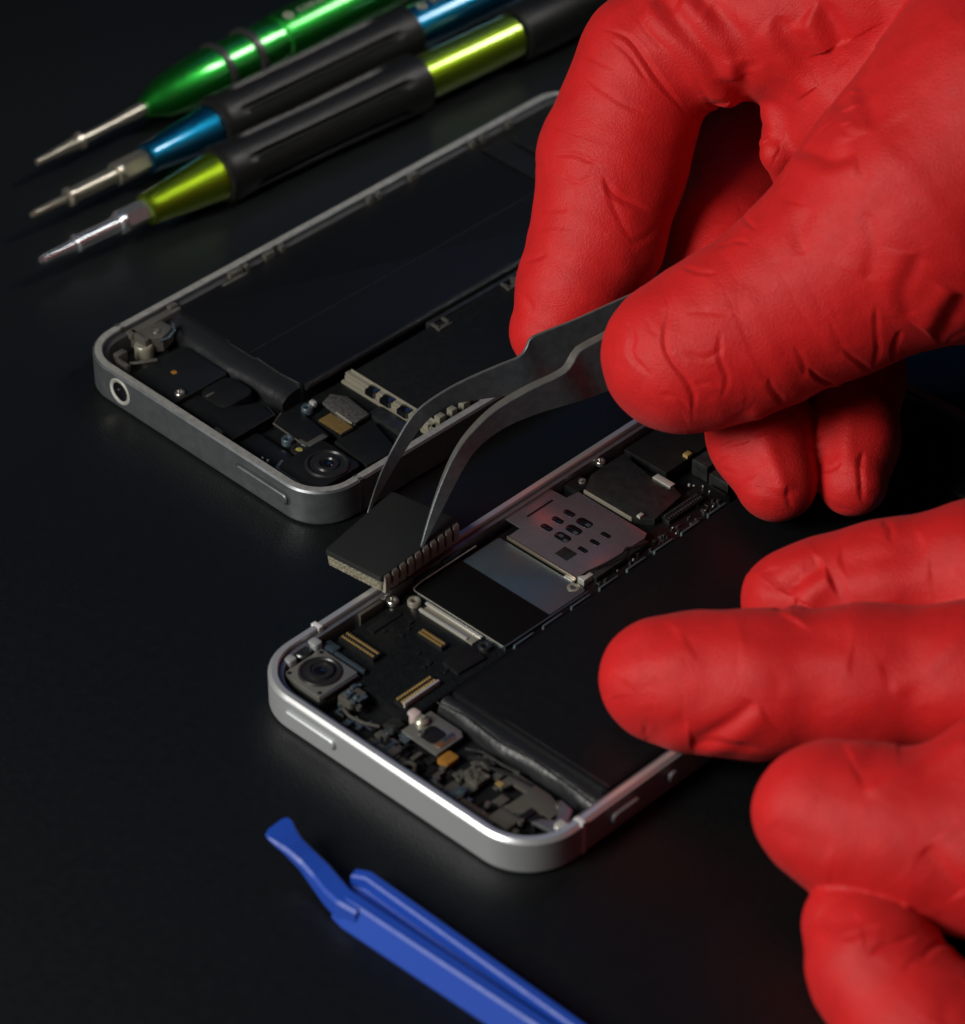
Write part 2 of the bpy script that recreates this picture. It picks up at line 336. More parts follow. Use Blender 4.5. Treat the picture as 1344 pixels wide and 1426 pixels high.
    b = MB(); b.lathe([(.13, -.3), (.13, .0), (.11, .02), (0, .02)], (.27, .98, .5), 20); P(b, 'corner_boss', 'darkplate')
    b = MB(); b.box(.3, 1.32, .56, 1.5, .2, .46, .03, .03); b.box(.56, 1.32, 1.2, 1.4, .2, .46, .03, .03); P(b, 'board_mount', 'bluefoil')
    # battery
    b = MB()
    n = 24; bx0, by0, bx1, by1 = 2.46, 1.84, 5.58, 10.6
    b.prism(rect(bx0, by0, bx1, by1, .12, 5), .185, .545, .09); bat = P(b, 'battery', 'battery')
    b = MB(); Ls = []
    for i in range(61):
        u = bx0+(bx1-bx0)*i/60; wv = .03*math.sin(i*.17+.6)+.012*math.sin(i*.41+1)
        Ls.append([(u, by0-.27+wv*.6, .20), (u, by0-.24+wv, .34+wv*.6), (u, by0-.14+wv*.5, .45+wv*.5), (u, by0-.04, .47), (u, by0+.03, .44), (u, by0+.03, .2)])
    b.loops(Ls); SUB(b, 'seal_fold', 'batteryfold', bat, angle=80)
    b = MB(); b.box(3.5, by0+.10, 5.56, by0+.125, .544, .548, .001); SUB(b, 'label_edge', 'darkplate', bat)
    b = MB(); b.tube([(bx0-.02, 1.62, .44), (bx0+.5, 1.66, .47), (bx0+1.2, 1.6, .46), (bx0+1.9, 1.66, .47), (bx0+2.6, 1.63, .46), (bx0+3.05, 1.6, .44)], .014, 6); SUB(b, 'fold_ridge', 'darkplate', bat)
    # lower strip: brackets, flexes, screws along the near short edge
    b = MB(); b.prism([(2.42, .90), (3.16, .88), (3.16, 1.42), (3.05, 1.5), (2.42, 1.5)], .30, .345, .015); pl = P(b, 'flex_bracket', 'camplate')
    b = MB(); b.box(2.66, .98, 2.98, 1.3, .346, .353, .002, .08); SUB(b, 'dark_pad', 'black', pl)
    b = MB(); b.box(2.98, 1.0, 3.12, 1.34, .346, .355, .003, .03); SUB(b, 'copper_pad', 'copper', pl)
    b = MB(); b.box(2.99, 1.12, 3.06, 1.36, .355, .362, .002, .02); SUB(b, 'foil_patch', 'bluefoil', pl)
    P(screw_mesh(2.52, 1.22, .40, .10), 'screw', 'screwsteel'); P(screw_mesh(2.68, 1.05, .37, .06), 'screw', 'screwsteel')
    b = MB(); b.lathe([(.11, -.1), (.11, 0), (.08, .03), (.05, .03), (.05, .06), (0, .06)], (2.52, 1.22, .40), 18); P(b, 'spring_contact', 'tan')
    b = MB(); b.box(2.22, 1.17, 2.42, 1.36, .2, .41, .05, .07); P(b, 'moisture_pad', 'pink')
    b = MB(); b.box(3.20, .82, 3.42, 1.10, .25, .33, .02, .05); P(b, 'amber_tab', 'orange')
    b = MB(); b.box(2.12, .78, 2.36, 1.04, .2, .36, .04, .03); P(b, 'microphone_block', 'darkplate')
    b = MB(); b.box(2.15, .40, 2.62, .52, .24, .32, .02); b.box(2.5, .3, 2.72, .62, .25, .33, .02); b.box(2.2, .56, 2.32, .7, .25, .36, .02); P(b, 'button_flex', 'flex')
    b = MB(); b.box(2.32, .41, 2.37, .55, .32, .335, .005); b.box(2.5, .43, 2.56, .66, .33, .345, .005); b.box(2.58, .30, 2.74, .34, .33, .345, .004); P(b, 'foil_strip', 'bluefoil')
    b = MB(); b.tube([(2.92, .42, .3), (3.0, .5, .33), (3.1, .5, .34), (3.16, .42, .33), (3.1, .36, .31)], .035, 8); P(b, 'flex_loop', 'flex')
    P(post_mesh(3.72, .78, .33, .06, .08), 'screw_post', 'flex')
    b = MB(); b.box(3.66, .82, 4.02, 1.12, .25, .33, .03, .04); vp = P(b, 'vibration_pad', 'flex'); smd('circuit_component', 'flex', vp, off, [(3.68, .84, 3.98, 1.08)], .33, 21, 12, .03, .08, .03)
    b = MB(); b.tube([(3.5, 1.18, .3), (3.7, 1.28, .34), (3.9, 1.22, .34), (4.2, 1.3, .34), (4.6, 1.35, .33)], .03, 8); P(b, 'coax_cable', 'black')
    b = MB(); b.tube([(3.35, 1.28, .32), (3.6, 1.38, .35), (4.0, 1.38, .35), (4.3, 1.42, .35)], .022, 8); P(b, 'coax_cable', 'darkplate')
    b = MB(); b.prism([(4.2, 1.05), (4.32, 1.02), (4.36, 1.22), (4.62, 1.22), (4.62, .72), (4.72, .7), (5.05, 1.05), (5.25, 1.05), (5.25, 1.32), (4.9, 1.42), (4.2, 1.42)], .27, .33, .012); P(b, 'ground_plate', 'flex')
    b = MB(); b.box(4.18, 1.03, 4.30, 1.12, .33, .35, .01); P(b, 'contact_tab', 'gold')
    b = MB(); b.box(4.05, .36, 4.75, .52, .2, .34, .03, .03); b.box(4.6, .46, 4.98, .74, .2, .36, .02, .03); P(b, 'speaker_mesh', 'flex')
    b = MB(); b.box(3.86, .56, 4.02, .66, .3, .36, .02, .03); P(b, 'foil_tab', 'bluefoil')
    b = MB(); b.box(4.9, .72, 5.02, 1.02, .2, .36, .03); b.box(5.05, .78, 5.2, .98, .2, .38, .03); P(b, 'jack_body', 'black')
    b = MB(); b.prism([(5.2, .72), (5.62, .78), (5.62, .98), (5.45, 1.3), (5.2, 1.34), (5.28, 1.2), (5.42, .98), (5.26, .86)], .42, .47, .015); P(b, 'corner_bracket', 'silver_in')
    P(screw_mesh(5.22, 1.28, .45, .06), 'screw', 'screwsteel'); P(screw_mesh(5.05, .66, .42, .05), 'screw', 'screwsteel')
    b = MB(); b.box(5.5, .84, 5.68, 1.0, .46, .55, .03, .04); P(b, 'corner_clip', 'steel')
    smd('flex_piece', 'blackmatt', root, off, [(1.4, .35, 5.0, .6), (2.5, .5, 4.8, .8)], .18, 31, 26, .05, .16, .12)
    smd('flex_piece', 'flex', root, off, [(2.2, .34, 2.9, .7), (3.3, .4, 4.0, .8), (3.5, .9, 4.2, 1.3), (4.3, .5, 5.0, .9)], .26, 77, 9, .06, .22, .04)
    smd('contact_tab', 'shield', root, off, [(2.15, .5, 2.5, .9), (3.4, .35, 4.1, .6), (4.5, .75, 5.2, 1.2), (1.25, .35, 1.9, .7)], .26, 78, 9, .05, .16, .05)
    smd('flex_piece', 'blackmatt', root, off, [(1.3, .4, 2.1, 1.1)], .2, 79, 5, .1, .3, .14)
    for (u, v) in ((1.62, .82), (4.42, .64), (3.52, .52), (2.34, .66)): P(screw_mesh(u, v, .36, .05), 'screw', 'screwsteel')
    b = MB(); b.tube([(1.5, .62, .36), (1.7, .55, .39), (1.95, .6, .38), (2.15, .72, .36)], .025, 8); P(b, 'flex_loop', 'flex')
    # far end
    b = MB(); b.box(2.6, 10.75, 5.4, 11.9, .2, .48, .03, .05); P(b, 'dock_assembly', 'black')
    b = MB(); b.box(5.0, 9.2, 5.3, 9.8, .548, .556, .002, .04); M['bluetape'] = mat('blue_tape', (.02, .07, .22), .5); P(b, 'blue_tab', 'bluetape'); b = MB(); b.box(4.6, 9.5, 4.9, 9.75, .548, .556, .002, .04); P(b, 'blue_tab', 'bluetape')
    return root

def phone_b():
    W, L, R, H = 5.86, 11.52, .76, .67
    off = (W/2, L/2, 0); yaw = -0.78604225; cx, cy = -6.68022705, 50.19299429
    root = empty('smartphone', (cx+off[0]*math.cos(yaw)-off[1]*math.sin(yaw), cy+off[0]*math.sin(yaw)+off[1]*math.cos(yaw), 0), yaw)
    tag(root, 'dark grey opened smartphone with a round headphone hole, between the screwdrivers and the tweezers', 'smartphone', 'opened smartphones')
    P = lambda mb, name, m, par=None, **k: mb.build(name, M[m] if isinstance(m, str) else m, par or root, off, **k)
    SUB = lambda mb, name, m, par, **k: mb.build(name, M[m] if isinstance(m, str) else m, par, off, **k)
    b = MB(); ring(b, W, L, R, [(.06, .0), (.02, .02), (0, .06), (0, H-.03), (.03, H), (.15, H), (.16, H-.01), (.16, .1), (.2, .0)]); fr_ = P(b, 'frame', 'grey', angle=25)
    b = MB(); ring(b, W, L, R, [(.162, .1), (.162, H-.1), (.25, H-.11), (.25, .1)]); SUB(b, 'inner_ledge', 'grey_line', fr_)
    M['greyedge'] = mat('worn_grey_edge', (.36, .355, .33), .36, .45, rvar=.12, var=(9, .8, 1.2))
    b = MB(); ring(b, W, L, R, [(.033, H-.004), (.034, H+.002), (.10, H+.004), (.148, H+.002), (.15, H-.004)]); SUB(b, 'worn_edge', 'greyedge', fr_, angle=25)
    for (x0, y0, x1, y1) in ((-.004, .88, .163, .96), (W-.163, .88, W+.004, .96)):
        b = MB(); b.box(x0, y0, x1, y1, .03, H+.003, .004); SUB(b, 'antenna_line', 'grey_line', fr_)
    b = MB(); b.prism(rect(.16, .16, W-.16, L-.16, .6, 10), .02, .11, .01); P(b, 'back_panel', 'black')
    b = MB(); b.prism(rect(.27, .27, W-.27, L-.27, .5, 8), .112, .2, .01); P(b, 'inner_plate', 'blackmatt')
    # headphone jack: a polished ring round a dark hole
    def lathe_y(mb, prof, u, z, n=32):
        Ls = [[(u+max(r, 1e-4)*math.cos(2*PI*a/n), y, z+max(r, 1e-4)*math.sin(2*PI*a/n)) for a in range(n)] for r, y in prof]
        mb.loops(Ls, cap0=False)
    b = MB(); lathe_y(b, [(.245, .02), (.245, -.010), (.225, -.022), (.19, -.014), (.176, -.0035)], 1.14, .37) if True else lathe_y(b, [(.235, .02), (.235, -.006), (.215, -.012), (.185, -.008), (.175, -.0035)], 1.14, .37); b2 = MB()
    j = P(b, 'headphone_jack', 'steel')
    b = MB(); lathe_y(b, [(.18, -.002), (.172, -.0045), (0, -.0045)], 1.14, .37); SUB(b, 'jack_hole', 'glass', j)
    b = MB(); b.tube([(1.12, -.02, .41), (1.12, -.006, .41)], [.018, .018], 10); SUB(b, 'jack_contact', 'chrome', j)
    # button
    b = MB(); P2 = rect(3.96, .285, 5.16, .465, .088, 8)
    b.loops([[(x, .05, z) for x, z in P2], [(x, -.03, z) for x, z in P2], [(x, -.045, z) for x, z in inset(P2, .02)]]); pb = P(b, 'power_button', 'grey')
    b = MB(); P3 = rect(3.925, .25, 5.195, .50, .122, 8); P4 = rect(3.965, .28, 5.16, .47, .092, 8)
    b.loops([[(x, -.004, z) for x, z in P3], [(x, -.008, z) for x, z in inset(P3, .012)], [(x, -.003, z) for x, z in P4]], cap0=False, cap1=False); SUB(b, 'button_gap', 'grey_line', pb)
    # battery
    b = MB(); b.prism(rect(.28, 2.0, 3.28, 8.95, .1, 4), .2, .56, .05); bat = P(b, 'battery', 'battery')
    b = MB(); b.box(2.02, 2.05, 2.035, 8.9, .556, .5625, .001); SUB(b, 'label_seam', 'darkplate', bat)
    b = MB(); Ls = []
    for i in range(49):
        u = .30+(2.95)*i/48; wv = .025*math.sin(i*.16+1)+.008*math.sin(i*.43)
        Ls.append([(u, 1.62+wv, .2), (u, 1.60+wv, .36), (u, 1.72+wv, .46), (u, 1.9, .50), (u, 2.04, .50), (u, 2.04, .2)])
    b.loops(Ls); SUB(b, 'seal_fold', 'batteryfold', bat, angle=80)
    b = MB(); b.tube([(1.5, 2.02, .565), (1.62, 1.98, .565), (2.2, 1.98, .565), (2.24, 2.02, .566), (2.8, 2.0, .565), (3.22, 2.04, .56)], .012, 6); SUB(b, 'fold_edge', 'darkplate', bat)
    b = MB(); b.tube([(3.30, 2.1, .5), (3.30, 8.9, .5)], .06, 8); SUB(b, 'side_roll', 'batteryfold', bat)
    b = MB(); b.box(.35, 9.05, 3.3, 9.6, .2, .5, .04, .05); b.box(.4, 9.7, 5.2, 11.1, .2, .52, .04, .2); P(b, 'dock_assembly', 'black')
    # logic board side
    b = MB(); b.box(3.42, 1.7, 5.62, 10.9, .2, .33, .01); board = P(b, 'logic_board', 'pcb')
    b = MB(); b.box(3.52, 2.95, 5.52, 6.5, .33, .50, .02, .04); sh = SUB(b, 'shield_can', 'blackmatt', board)
    b = MB(); b.box(3.52, 6.62, 5.52, 8.8, .33, .50, .02, .04); SUB(b, 'shield_can', 'blackmatt', board)
    # tan fence along the near edge of the shield
    b = MB(); b.box(3.48, 2.80, 5.62, 2.84, .33, .47, .01); b.box(3.46, 2.74, 5.60, 2.80, .33, .39, .02); b.box(3.50, 2.92, 5.56, 2.945, .33, .535, .008)
    for u0, u1 in ((3.46, 4.0), (4.22, 4.34), (4.58, 4.74), (4.98, 5.12), (5.3, 5.46)): b.box(u0, 2.83, u1, 2.925, .47, .50, .01)
    SUB(b, 'shield_fence', 'tan', board)
    for u0, u1 in ((4.02, 4.20), (4.36, 4.56), (4.76, 4.96), (5.14, 5.28)):
        b = MB(); b.box(u0, 2.735, u1, 2.918, .40, .505, .01); SUB(b, 'fence_slot', 'glass', board)
    b = MB(); b.box(5.56, 2.75, 5.66, 6.6, .3, .40, .01); SUB(b, 'side_rail', 'black', board)
    for k, v in enumerate((2.92, 3.2, 3.46, 3.86, 4.34, 4.8, 5.3, 5.8, 6.2)):
        b = MB(); w = (.14, .12, .15, .22, .2, .2, .2, .2, .2)[k]
        b.box(5.44, v, 5.56, v+w, .36, .635, .015); SUB(b, 'fence_tab', 'tan', board)
    b = MB(); b.tube([(5.6, 2.76, .55), (5.66, 2.78, .45), (5.68, 2.8, .33)], .02, 6); SUB(b, 'fence_end', 'tan', board); smd('solder_point', 'tan', board, off, [(5.35, 2.7, 5.62, 2.95)], .40, 5, 10, .02, .05, .14)
    b = MB(); b.box(3.42, 4.7, 3.52, 8.5, .33, .53, .015); SUB(b, 'shield_fence', 'darkplate', board)
    for v in (4.72, 6.35, 6.75):
        b = MB(); b.box(3.5, v, 3.72, v+.06, .5, .535, .01); b.box(3.66, v-.02, 3.74, v+.3, .5, .535, .01); b.box(3.5, v+.24, 3.72, v+.3, .5, .535, .01); SUB(b, 'fence_clip', 'flex', board)
    b = MB(); b.lathe([(.10, 0), (.10, .03), (.06, .035), (.055, 0)], (3.62, 6.62, .5), 20); SUB(b, 'fence_eye', 'flex', board)
    b = MB(); b.box(4.42, 2.42, 5.3, 2.70, .33, .40, .01, .02); SUB(b, 'board_chip', 'darkplate', board)
    b = MB(); b.lathe([(.15, 0), (.15, .02), (.10, .025), (.09, 0)], (5.66, 2.14, .40), 24); SUB(b, 'screw_eye', 'gold', board)
    b = MB(); b.lathe([(.085, 0), (.085, .012), (0, .012)], (5.66, 2.14, .398), 20); SUB(b, 'screw_hole', 'black', board)
    # tape, connectors, screws near the camera
    b = MB(); b.prism([(3.66, 2.30), (3.9, 2.45), (4.5, 2.38), (4.52, 2.04), (4.3, 1.98), (3.74, 2.06)], .40, .455, .02); P(b, 'tape_patch', mat('worn_tape', (.05, .05, .048), .55, bump=[(20, .5, .04)], var=(18, .5, 1.6)))
    b = MB(); b.tube([(4.1, 2.03, .45), (4.5, 2.0, .455)], .02, 6); P(b, 'tape_edge', 'tan')
    b = MB()
    for k in range(17): x = 4.02+k*.031; b.box(x, 1.72, x+.014, 1.98, .40, .425, .003)
    P(b, 'ribbon_contacts', 'gold')
    b = MB(); b.box(4.0, 1.70, 4.56, 2.0, .33, .40, .01); P(b, 'ribbon_socket', 'black')
    b = MB(); b.prism([(4.62, 1.5), (5.45, 1.42), (5.5, 2.05), (4.66, 2.3)], .3, .45, .03); P(b, 'camera_ribbon', 'blackmatt')
    b = MB(); b.prism([(3.46, 1.46), (3.58, 1.14), (4.42, 1.10), (4.44, 1.56), (3.7, 1.66)], .36, .435, .02); cp = P(b, 'connector_cover', 'blackmatt')
    b = MB(); b.tube([(3.47, 1.40, .43), (3.59, 1.13, .435), (4.40, 1.09, .435)], .017, 6); b.box(4.34, 1.12, 4.46, 1.5, .41, .45, .01); b.box(4.2, 1.08, 4.36, 1.16, .41, .45, .01); SUB(b, 'cover_edge', 'flex', cp)
    P(post_mesh(3.68, 1.78, .47, .10, .1), 'screw_post', 'shield'); P(post_mesh(4.06, 1.0, .46, .10, .1), 'screw_post', 'shield')
    b = MB(); b.box(3.62, 1.86, 3.74, 1.96, .42, .52, .03, .03); P(b, 'solder_joint', 'steel')
    b = MB(); b.lathe([(.16, 0), (.15, .03), (.10, .04), (.085, .02), (0, .02)], (4.36, 1.0, .40), 24); fl = P(b, 'flash_lens', 'lensring')
    b = MB(); b.lathe([(.065, 0), (.06, .02), (0, .03)], (4.38, .95, .415), 18); SUB(b, 'flash_diode', mat('yellow_diode', (.28, .25, .06), .4), fl)
    # camera
    b = MB(); b.box(4.48, .36, 5.42, 1.36, .2, .50, .04, .12); cam = P(b, 'camera_module', 'black')
    b = MB(); b.tube([(4.46, .52, .48), (4.52, .36, .48), (4.62, .32, .48), (5.30, .32, .48), (5.44, .36, .48), (5.47, .5, .48)], .032, 8); SUB(b, 'camera_edge', 'shield', cam)
    b = MB(); b.box(4.78, .22, 5.30, .30, .36, .44, .015); SUB(b, 'camera_lip', 'tan', cam)
    b = MB(); b.lathe([(.36, 0), (.36, .02), (.335, .04), (.31, .04), (.29, .01), (.2, .01), (.18, .04), (.13, .045), (.11, .02), (0, .02)], (5.04, .95, .499), 40); SUB(b, 'lens_barrel', 'lensring', cam)
    b = MB(); b.lathe([(.11, 0), (.09, .02), (.05, .03), (0, .034)], (5.04, .95, .516), 28); SUB(b, 'lens', 'glass', cam)
    # upper-left parts: jack body, brackets, covers
    b = MB(); b.box(.95, .36, 2.05, 1.55, .2, .42, .03, .08); P(b, 'jack_housing', 'black')
    b = MB(); b.box(2.1, .80, 2.75, 1.52, .2, .44, .03, .2); P(b, 'speaker_cover', 'blackmatt')
    b = MB(); b.prism([(2.15, .42), (3.42, .40), (3.42, 1.3), (3.0, 1.35), (2.7, .85), (2.15, .8)], .24, .43, .02); mod = P(b, 'cover_plate', 'blackmatt')
    b = MB(); b.tube([(3.43, .38, .43), (3.43, 1.3, .435), (3.2, 1.36, .435)], .012, 6); SUB(b, 'plate_edge', 'darkplate', mod)
    P(screw_mesh(1.93, .60, .46, .095), 'screw', 'screwsteel')
    b = MB(); b.box(2.28, .84, 2.33, 1.0, .43, .455, .006); P(b, 'contact_tab', 'flex')
    b = MB(); b.box(1.36, .88, 1.46, .97, .42, .424, .001, .03); P(b, 'yellow_dot', 'orange')
    b = MB(); b.box(2.56, .30, 3.0, .345, .36, .42, .012); P(b, 'antenna_strip', 'tan')
    b = MB(); b.tube([(2.2, .22, .36), (2.35, .25, .38), (2.45, .26, .36), (2.46, .26, .28)], .03, 8); P(b, 'spring_clip', 'chrome')
    b = MB(); b.box(2.98, .27, 3.18, .46, .3, .43, .03, .04); fs = P(b, 'flex_stub', 'flex'); smd('solder_point', 'flex', fs, off, [(2.95, .2, 3.3, .4)], .36, 17, 12, .02, .05, .06)
    b = MB(); b.box(3.45, .34, 4.4, .9, .2, .34, .06, .1); P(b, 'vibration_motor', 'black')
    smd('solder_point', 'steel', root, off, [(4.05, .28, 4.32, .42)], .42, 18, 4, .02, .04, .05)
    # ragged bracket in the left corner
    b = MB(); b.box(.18, .95, .34, 2.05, .5, .60, .02, .03); b.box(.2, 1.0, .62, 1.12, .3, .60, .03, .03); b.prism([(.3, 1.1), (.55, 1.05), (.72, 1.3), (.62, 1.62), (.34, 1.6)], .30, .585, .03); cb = P(b, 'corner_bracket', 'flex')
    P(screw_mesh(.54, 1.32, .60, .07), 'screw', 'screwsteel')
    b = MB(); b.tube([(.74, 1.2, .56), (.8, 1.36, .58), (.72, 1.56, .58), (.56, 1.66, .59)], .025, 8); SUB(b, 'bent_tab', 'shield', cb)
    b = MB(); b.lathe([(.16, -.2), (.16, .02), (.14, .05), (0, .05)], (.52, 1.05, .42), 18); SUB(b, 'jack_contact', 'tan', cb)
    b = MB(); b.box(.5, .42, .62, .62, .4, .6, .02); b.box(.62, .36, .9, .44, .4, .56, .02); b.tube([(.74, .55, .44), (.9, .72, .47), (1.0, .92, .46)], .03, 6); P(b, 'spring_contact', 'flex')
    # clips along the left wall
    for v, w in ((1.86, .18), (3.2, .3), (3.55, .1), (4.0, .22), (4.36, .1), (6.4, .12), (6.62, .1), (7.4, .22), (8.9, .12), (9.15, .12), (9.8, .16)):
        b = MB(); b.box(.165, v, .27, v+w, .5, .66, .02, .02); P(b, 'side_clip', 'flex')
    b = MB(); b.box(.27, 3.0, .33, 3.55, .45, .57, .02); P(b, 'side_spring', 'flex')
    return root
phone_a(); phone_b()

# ------------------------------------------------------------------ lathed tools lying on the table
def frame_from(p, q):
    x = Vector(q)-Vector(p); L = x.length; x.normalize(); y = Vector((0, 0, 1)).cross(x).normalized(); z = x.cross(y)
    return x, y, z, L
def tool_part(root, name, m, prof, n=40, flutes=None, parent=None, hexa=False):
    """prof: list of (s, r) along the tool axis (local x)"""
    b = MB(); Ls = []
    if flutes:
        s0, s1, dep, k = flutes; dense = []
        for i in range(len(prof)-1):
            st = max(1, int(abs(prof[i+1][0]-prof[i][0])/.08))
            for j in range(st): t = j/st; dense.append((prof[i][0]*(1-t)+prof[i+1][0]*t, prof[i][1]*(1-t)+prof[i+1][1]*t))
        dense.append(prof[-1]); prof = dense; n = 96
    for s, r in prof:
        L = []
        for a in range(n):
            th = 2*PI*a/n; rr = max(r, 1e-4)
            if hexa: rr = rr*math.cos(PI/6)/math.cos(((th) % (PI/3))-PI/6)
            if flutes:
                e = min(1, max(0, (s-s0)/.5))*min(1, max(0, (s1-s)/.5)); e = e*e*(3-2*e)
                wv = max(0, math.cos(k*(th-.3))-.72)/.28; rr -= dep*e*wv**.6
            L.append((s, rr*math.cos(th), rr*math.sin(th)))
        Ls.append(L)
    b.loops(Ls)
    return b.build(name, M[m], parent or root, angle=30)
def tool_root(name, tip, far, zt, zf):
    p, q = pz(*tip, zt), pz(*far, zf); x, y, z, L = frame_from(p, q)
    root = empty(name, p); root.rotation_mode = 'QUATERNION'
    from mathutils import Matrix
    root.rotation_quaternion = Matrix((x, y, z)).transposed().to_quaternion()
    def s_at(px, py):                 # distance along the axis that shows at this pixel
        best = min((abs(project(np.array(p)+np.array(x)*s)[0]-px), s) for s in np.linspace(-1, L*1.4, 2401)); return best[1]
    return root, s_at
def emblem(root, s, r, ang, nl=7):
    b = MB()
    def patch(s0, s1, a0, a1):
        Ls = []; k = 5
        for i in range(k+1):
            a = a0+(a1-a0)*i/k; Ls.append([(s0, (r+.003)*math.cos(a), (r+.003)*math.sin(a)), (s1, (r+.003)*math.cos(a), (r+.003)*math.sin(a))])
        vs = [p for L in Ls for p in L]; b.add(vs, [(2*i, 2*i+1, 2*i+3, 2*i+2) for i in range(k)])
    for i in range(14):               # round badge
        t0 = -1+2*i/14; t1 = -1+2*(i+1)/14; w = math.sqrt(max(0, 1-((t0+t1)/2)**2))*.10/r
        if abs(t0+t1) < .5: patch(s+t0*.10, s+t1*.10, ang-w, ang-w*.4); patch(s+t0*.10, s+t1*.10, ang+w*.4, ang+w)
        else: patch(s+t0*.10, s+t1*.10, ang-w, ang+w)
    for i in range(nl):               # worn letters after it
        x = s+.24+i*.15; h = .06/r
        patch(x, x+.035, ang-h, ang+h)
        if i % 3 != 1: patch(x+.035, x+.10, ang+h*.6, ang+h)
        if i % 2: patch(x+.085, x+.115, ang-h, ang+h)
        else: patch(x+.035, x+.10, ang-h, ang-h*.55)
    return b.build('printed_emblem', M['print'], root, smooth=False)
def drive_tip(root, s0, s1, r0, m, kind, par):
    if kind == 'flat':
        b = MB(); b.loops([[(s0, -r0*.9, -r0*.18), (s0, r0*.9, -r0*.18), (s0, r0*.9, r0*.18), (s0, -r0*.9, r0*.18)], [(s1, -r0, -r0), (s1, r0, -r0), (s1, r0, r0), (s1, -r0, r0)]])
        return b.build('drive_tip', M[m], par)
    return tool_part(root, 'drive_tip', m, [(s0, 0), (s0, r0*.8), (s0+.06, r0), (s1, r0)], 12, parent=par, hexa=True)

GRP = 'precision screwdrivers lying side by side'
# lime driver (nearest)
root, at = tool_root('screwdriver', (58, 362), (720, 47), .47, .52)
tag(root, 'lime green screwdriver with black fluted grip, nearest the open phones', 'screwdriver', GRP)
a = [at(*q) for q in ((58, 360), (104, 338), (172, 306), (205, 293), (308, 245), (582, 112), (716, 50), (800, 10))]
bit = tool_part(root, 'bit', 'chrome', [(a[0]+.05, 0), (a[0]+.05, .085), (a[1]-.05, .10), (a[1], .10), (a[1]+.02, .165), (a[1]+.08, .165), (a[1]+.1, .14), (a[2]-.14, .145), (a[2]-.12, .21), (a[2]-.02, .21), (a[2], .15)], 24)
tool_part(root, 'bit_socket', 'chrome', [(a[2]-.02, .16), (a[2], .215), (a[3]+.1, .215)], 36, parent=bit, hexa=True)
drive_tip(root, a[0]-.03, a[0]+.06, .07, 'chrome', 'hex', bit)
tool_part(root, 'nose_cone', 'lime', [(a[3]-.03, .2), (a[3]-.03, .28), (a[3]+.03, .30), (a[3]+.08, .30), (a[4], .47), (a[4]+.05, .47)], 48)
tool_part(root, 'grip', 'rubber', [(a[4]-.12, .47), (a[4]-.10, .52), (a[4], .55), (a[4]+.4, .52), ((a[4]+a[5])/2, .51), (a[5]-.5, .54), (a[5]-.05, .54), (a[5], .5)], flutes=(a[4]+.3, a[5]-.4, .10, 6))
tool_part(root, 'handle', 'lime', [(a[5]-.2, .40), (a[5]+.02, .42), (a[6]-.06, .42), (a[6], .38)], 56)
tool_part(root, 'end_cap', 'rubber', [(a[6]-.02, .3), (a[6], .50), (a[6]+.05, .54), (a[7]-.1, .54), (a[7], .50), (a[7]+.02, .46), (a[7]+.9, .46), (a[7]+1.0, .40), (a[7]+1.0, 0)], 48)
# blue driver
root, at = tool_root('screwdriver', (45, 299), (590, 34), .47, .52)
tag(root, 'blue screwdriver with black fluted grip, middle one of the three drivers', 'screwdriver', GRP)
a = [at(*q) for q in ((45, 298), (96, 272), (168, 236), (204, 218), (296, 172), (568, 45), (710, -25), (800, -70))]
bit = tool_part(root, 'bit', 'toolsteel', [(a[0]+.05, 0), (a[0]+.05, .065), (a[1]-.12, .08), (a[1]-.05, .10), (a[1]-.02, .175), (a[1]+.05, .175), (a[1]+.07, .14), (a[2]-.14, .145), (a[2]-.12, .21), (a[2]-.02, .21), (a[2], .15)], 24)
tool_part(root, 'bit_socket', 'toolsteel', [(a[2]-.02, .16), (a[2], .215), (a[3]+.1, .215)], 36, parent=bit, hexa=True)
drive_tip(root, a[0]-.03, a[0]+.06, .06, 'toolsteel', 'hex', bit)
tool_part(root, 'nose_cone', 'blue', [(a[3]-.03, .2), (a[3]-.03, .27), (a[3]+.03, .29), (a[3]+.10, .28), (a[4]-.1, .42), (a[4]+.05, .43)], 48)
tool_part(root, 'grip', 'rubber', [(a[4]-.02, .44), (a[4], .50), (a[4]+.1, .55), (a[4]+.5, .53), ((a[4]+a[5])/2, .52), (a[5]-.5, .54), (a[5]-.05, .54), (a[5], .5)], flutes=(a[4]+.3, a[5]-.4, .10, 6))
tool_part(root, 'handle', 'blue', [(a[5]-.2, .40), (a[5]+.02, .43), (a[6]-.06, .43), (a[6], .38)], 56)
tool_part(root, 'end_cap', 'rubber', [(a[6]-.02, .3), (a[6], .50), (a[6]+.05, .54), (a[7]-.1, .54), (a[7], .50), (a[7], 0)], 48)
emblem(root, at(578, 40)+.16, .43, 1.62, 5)
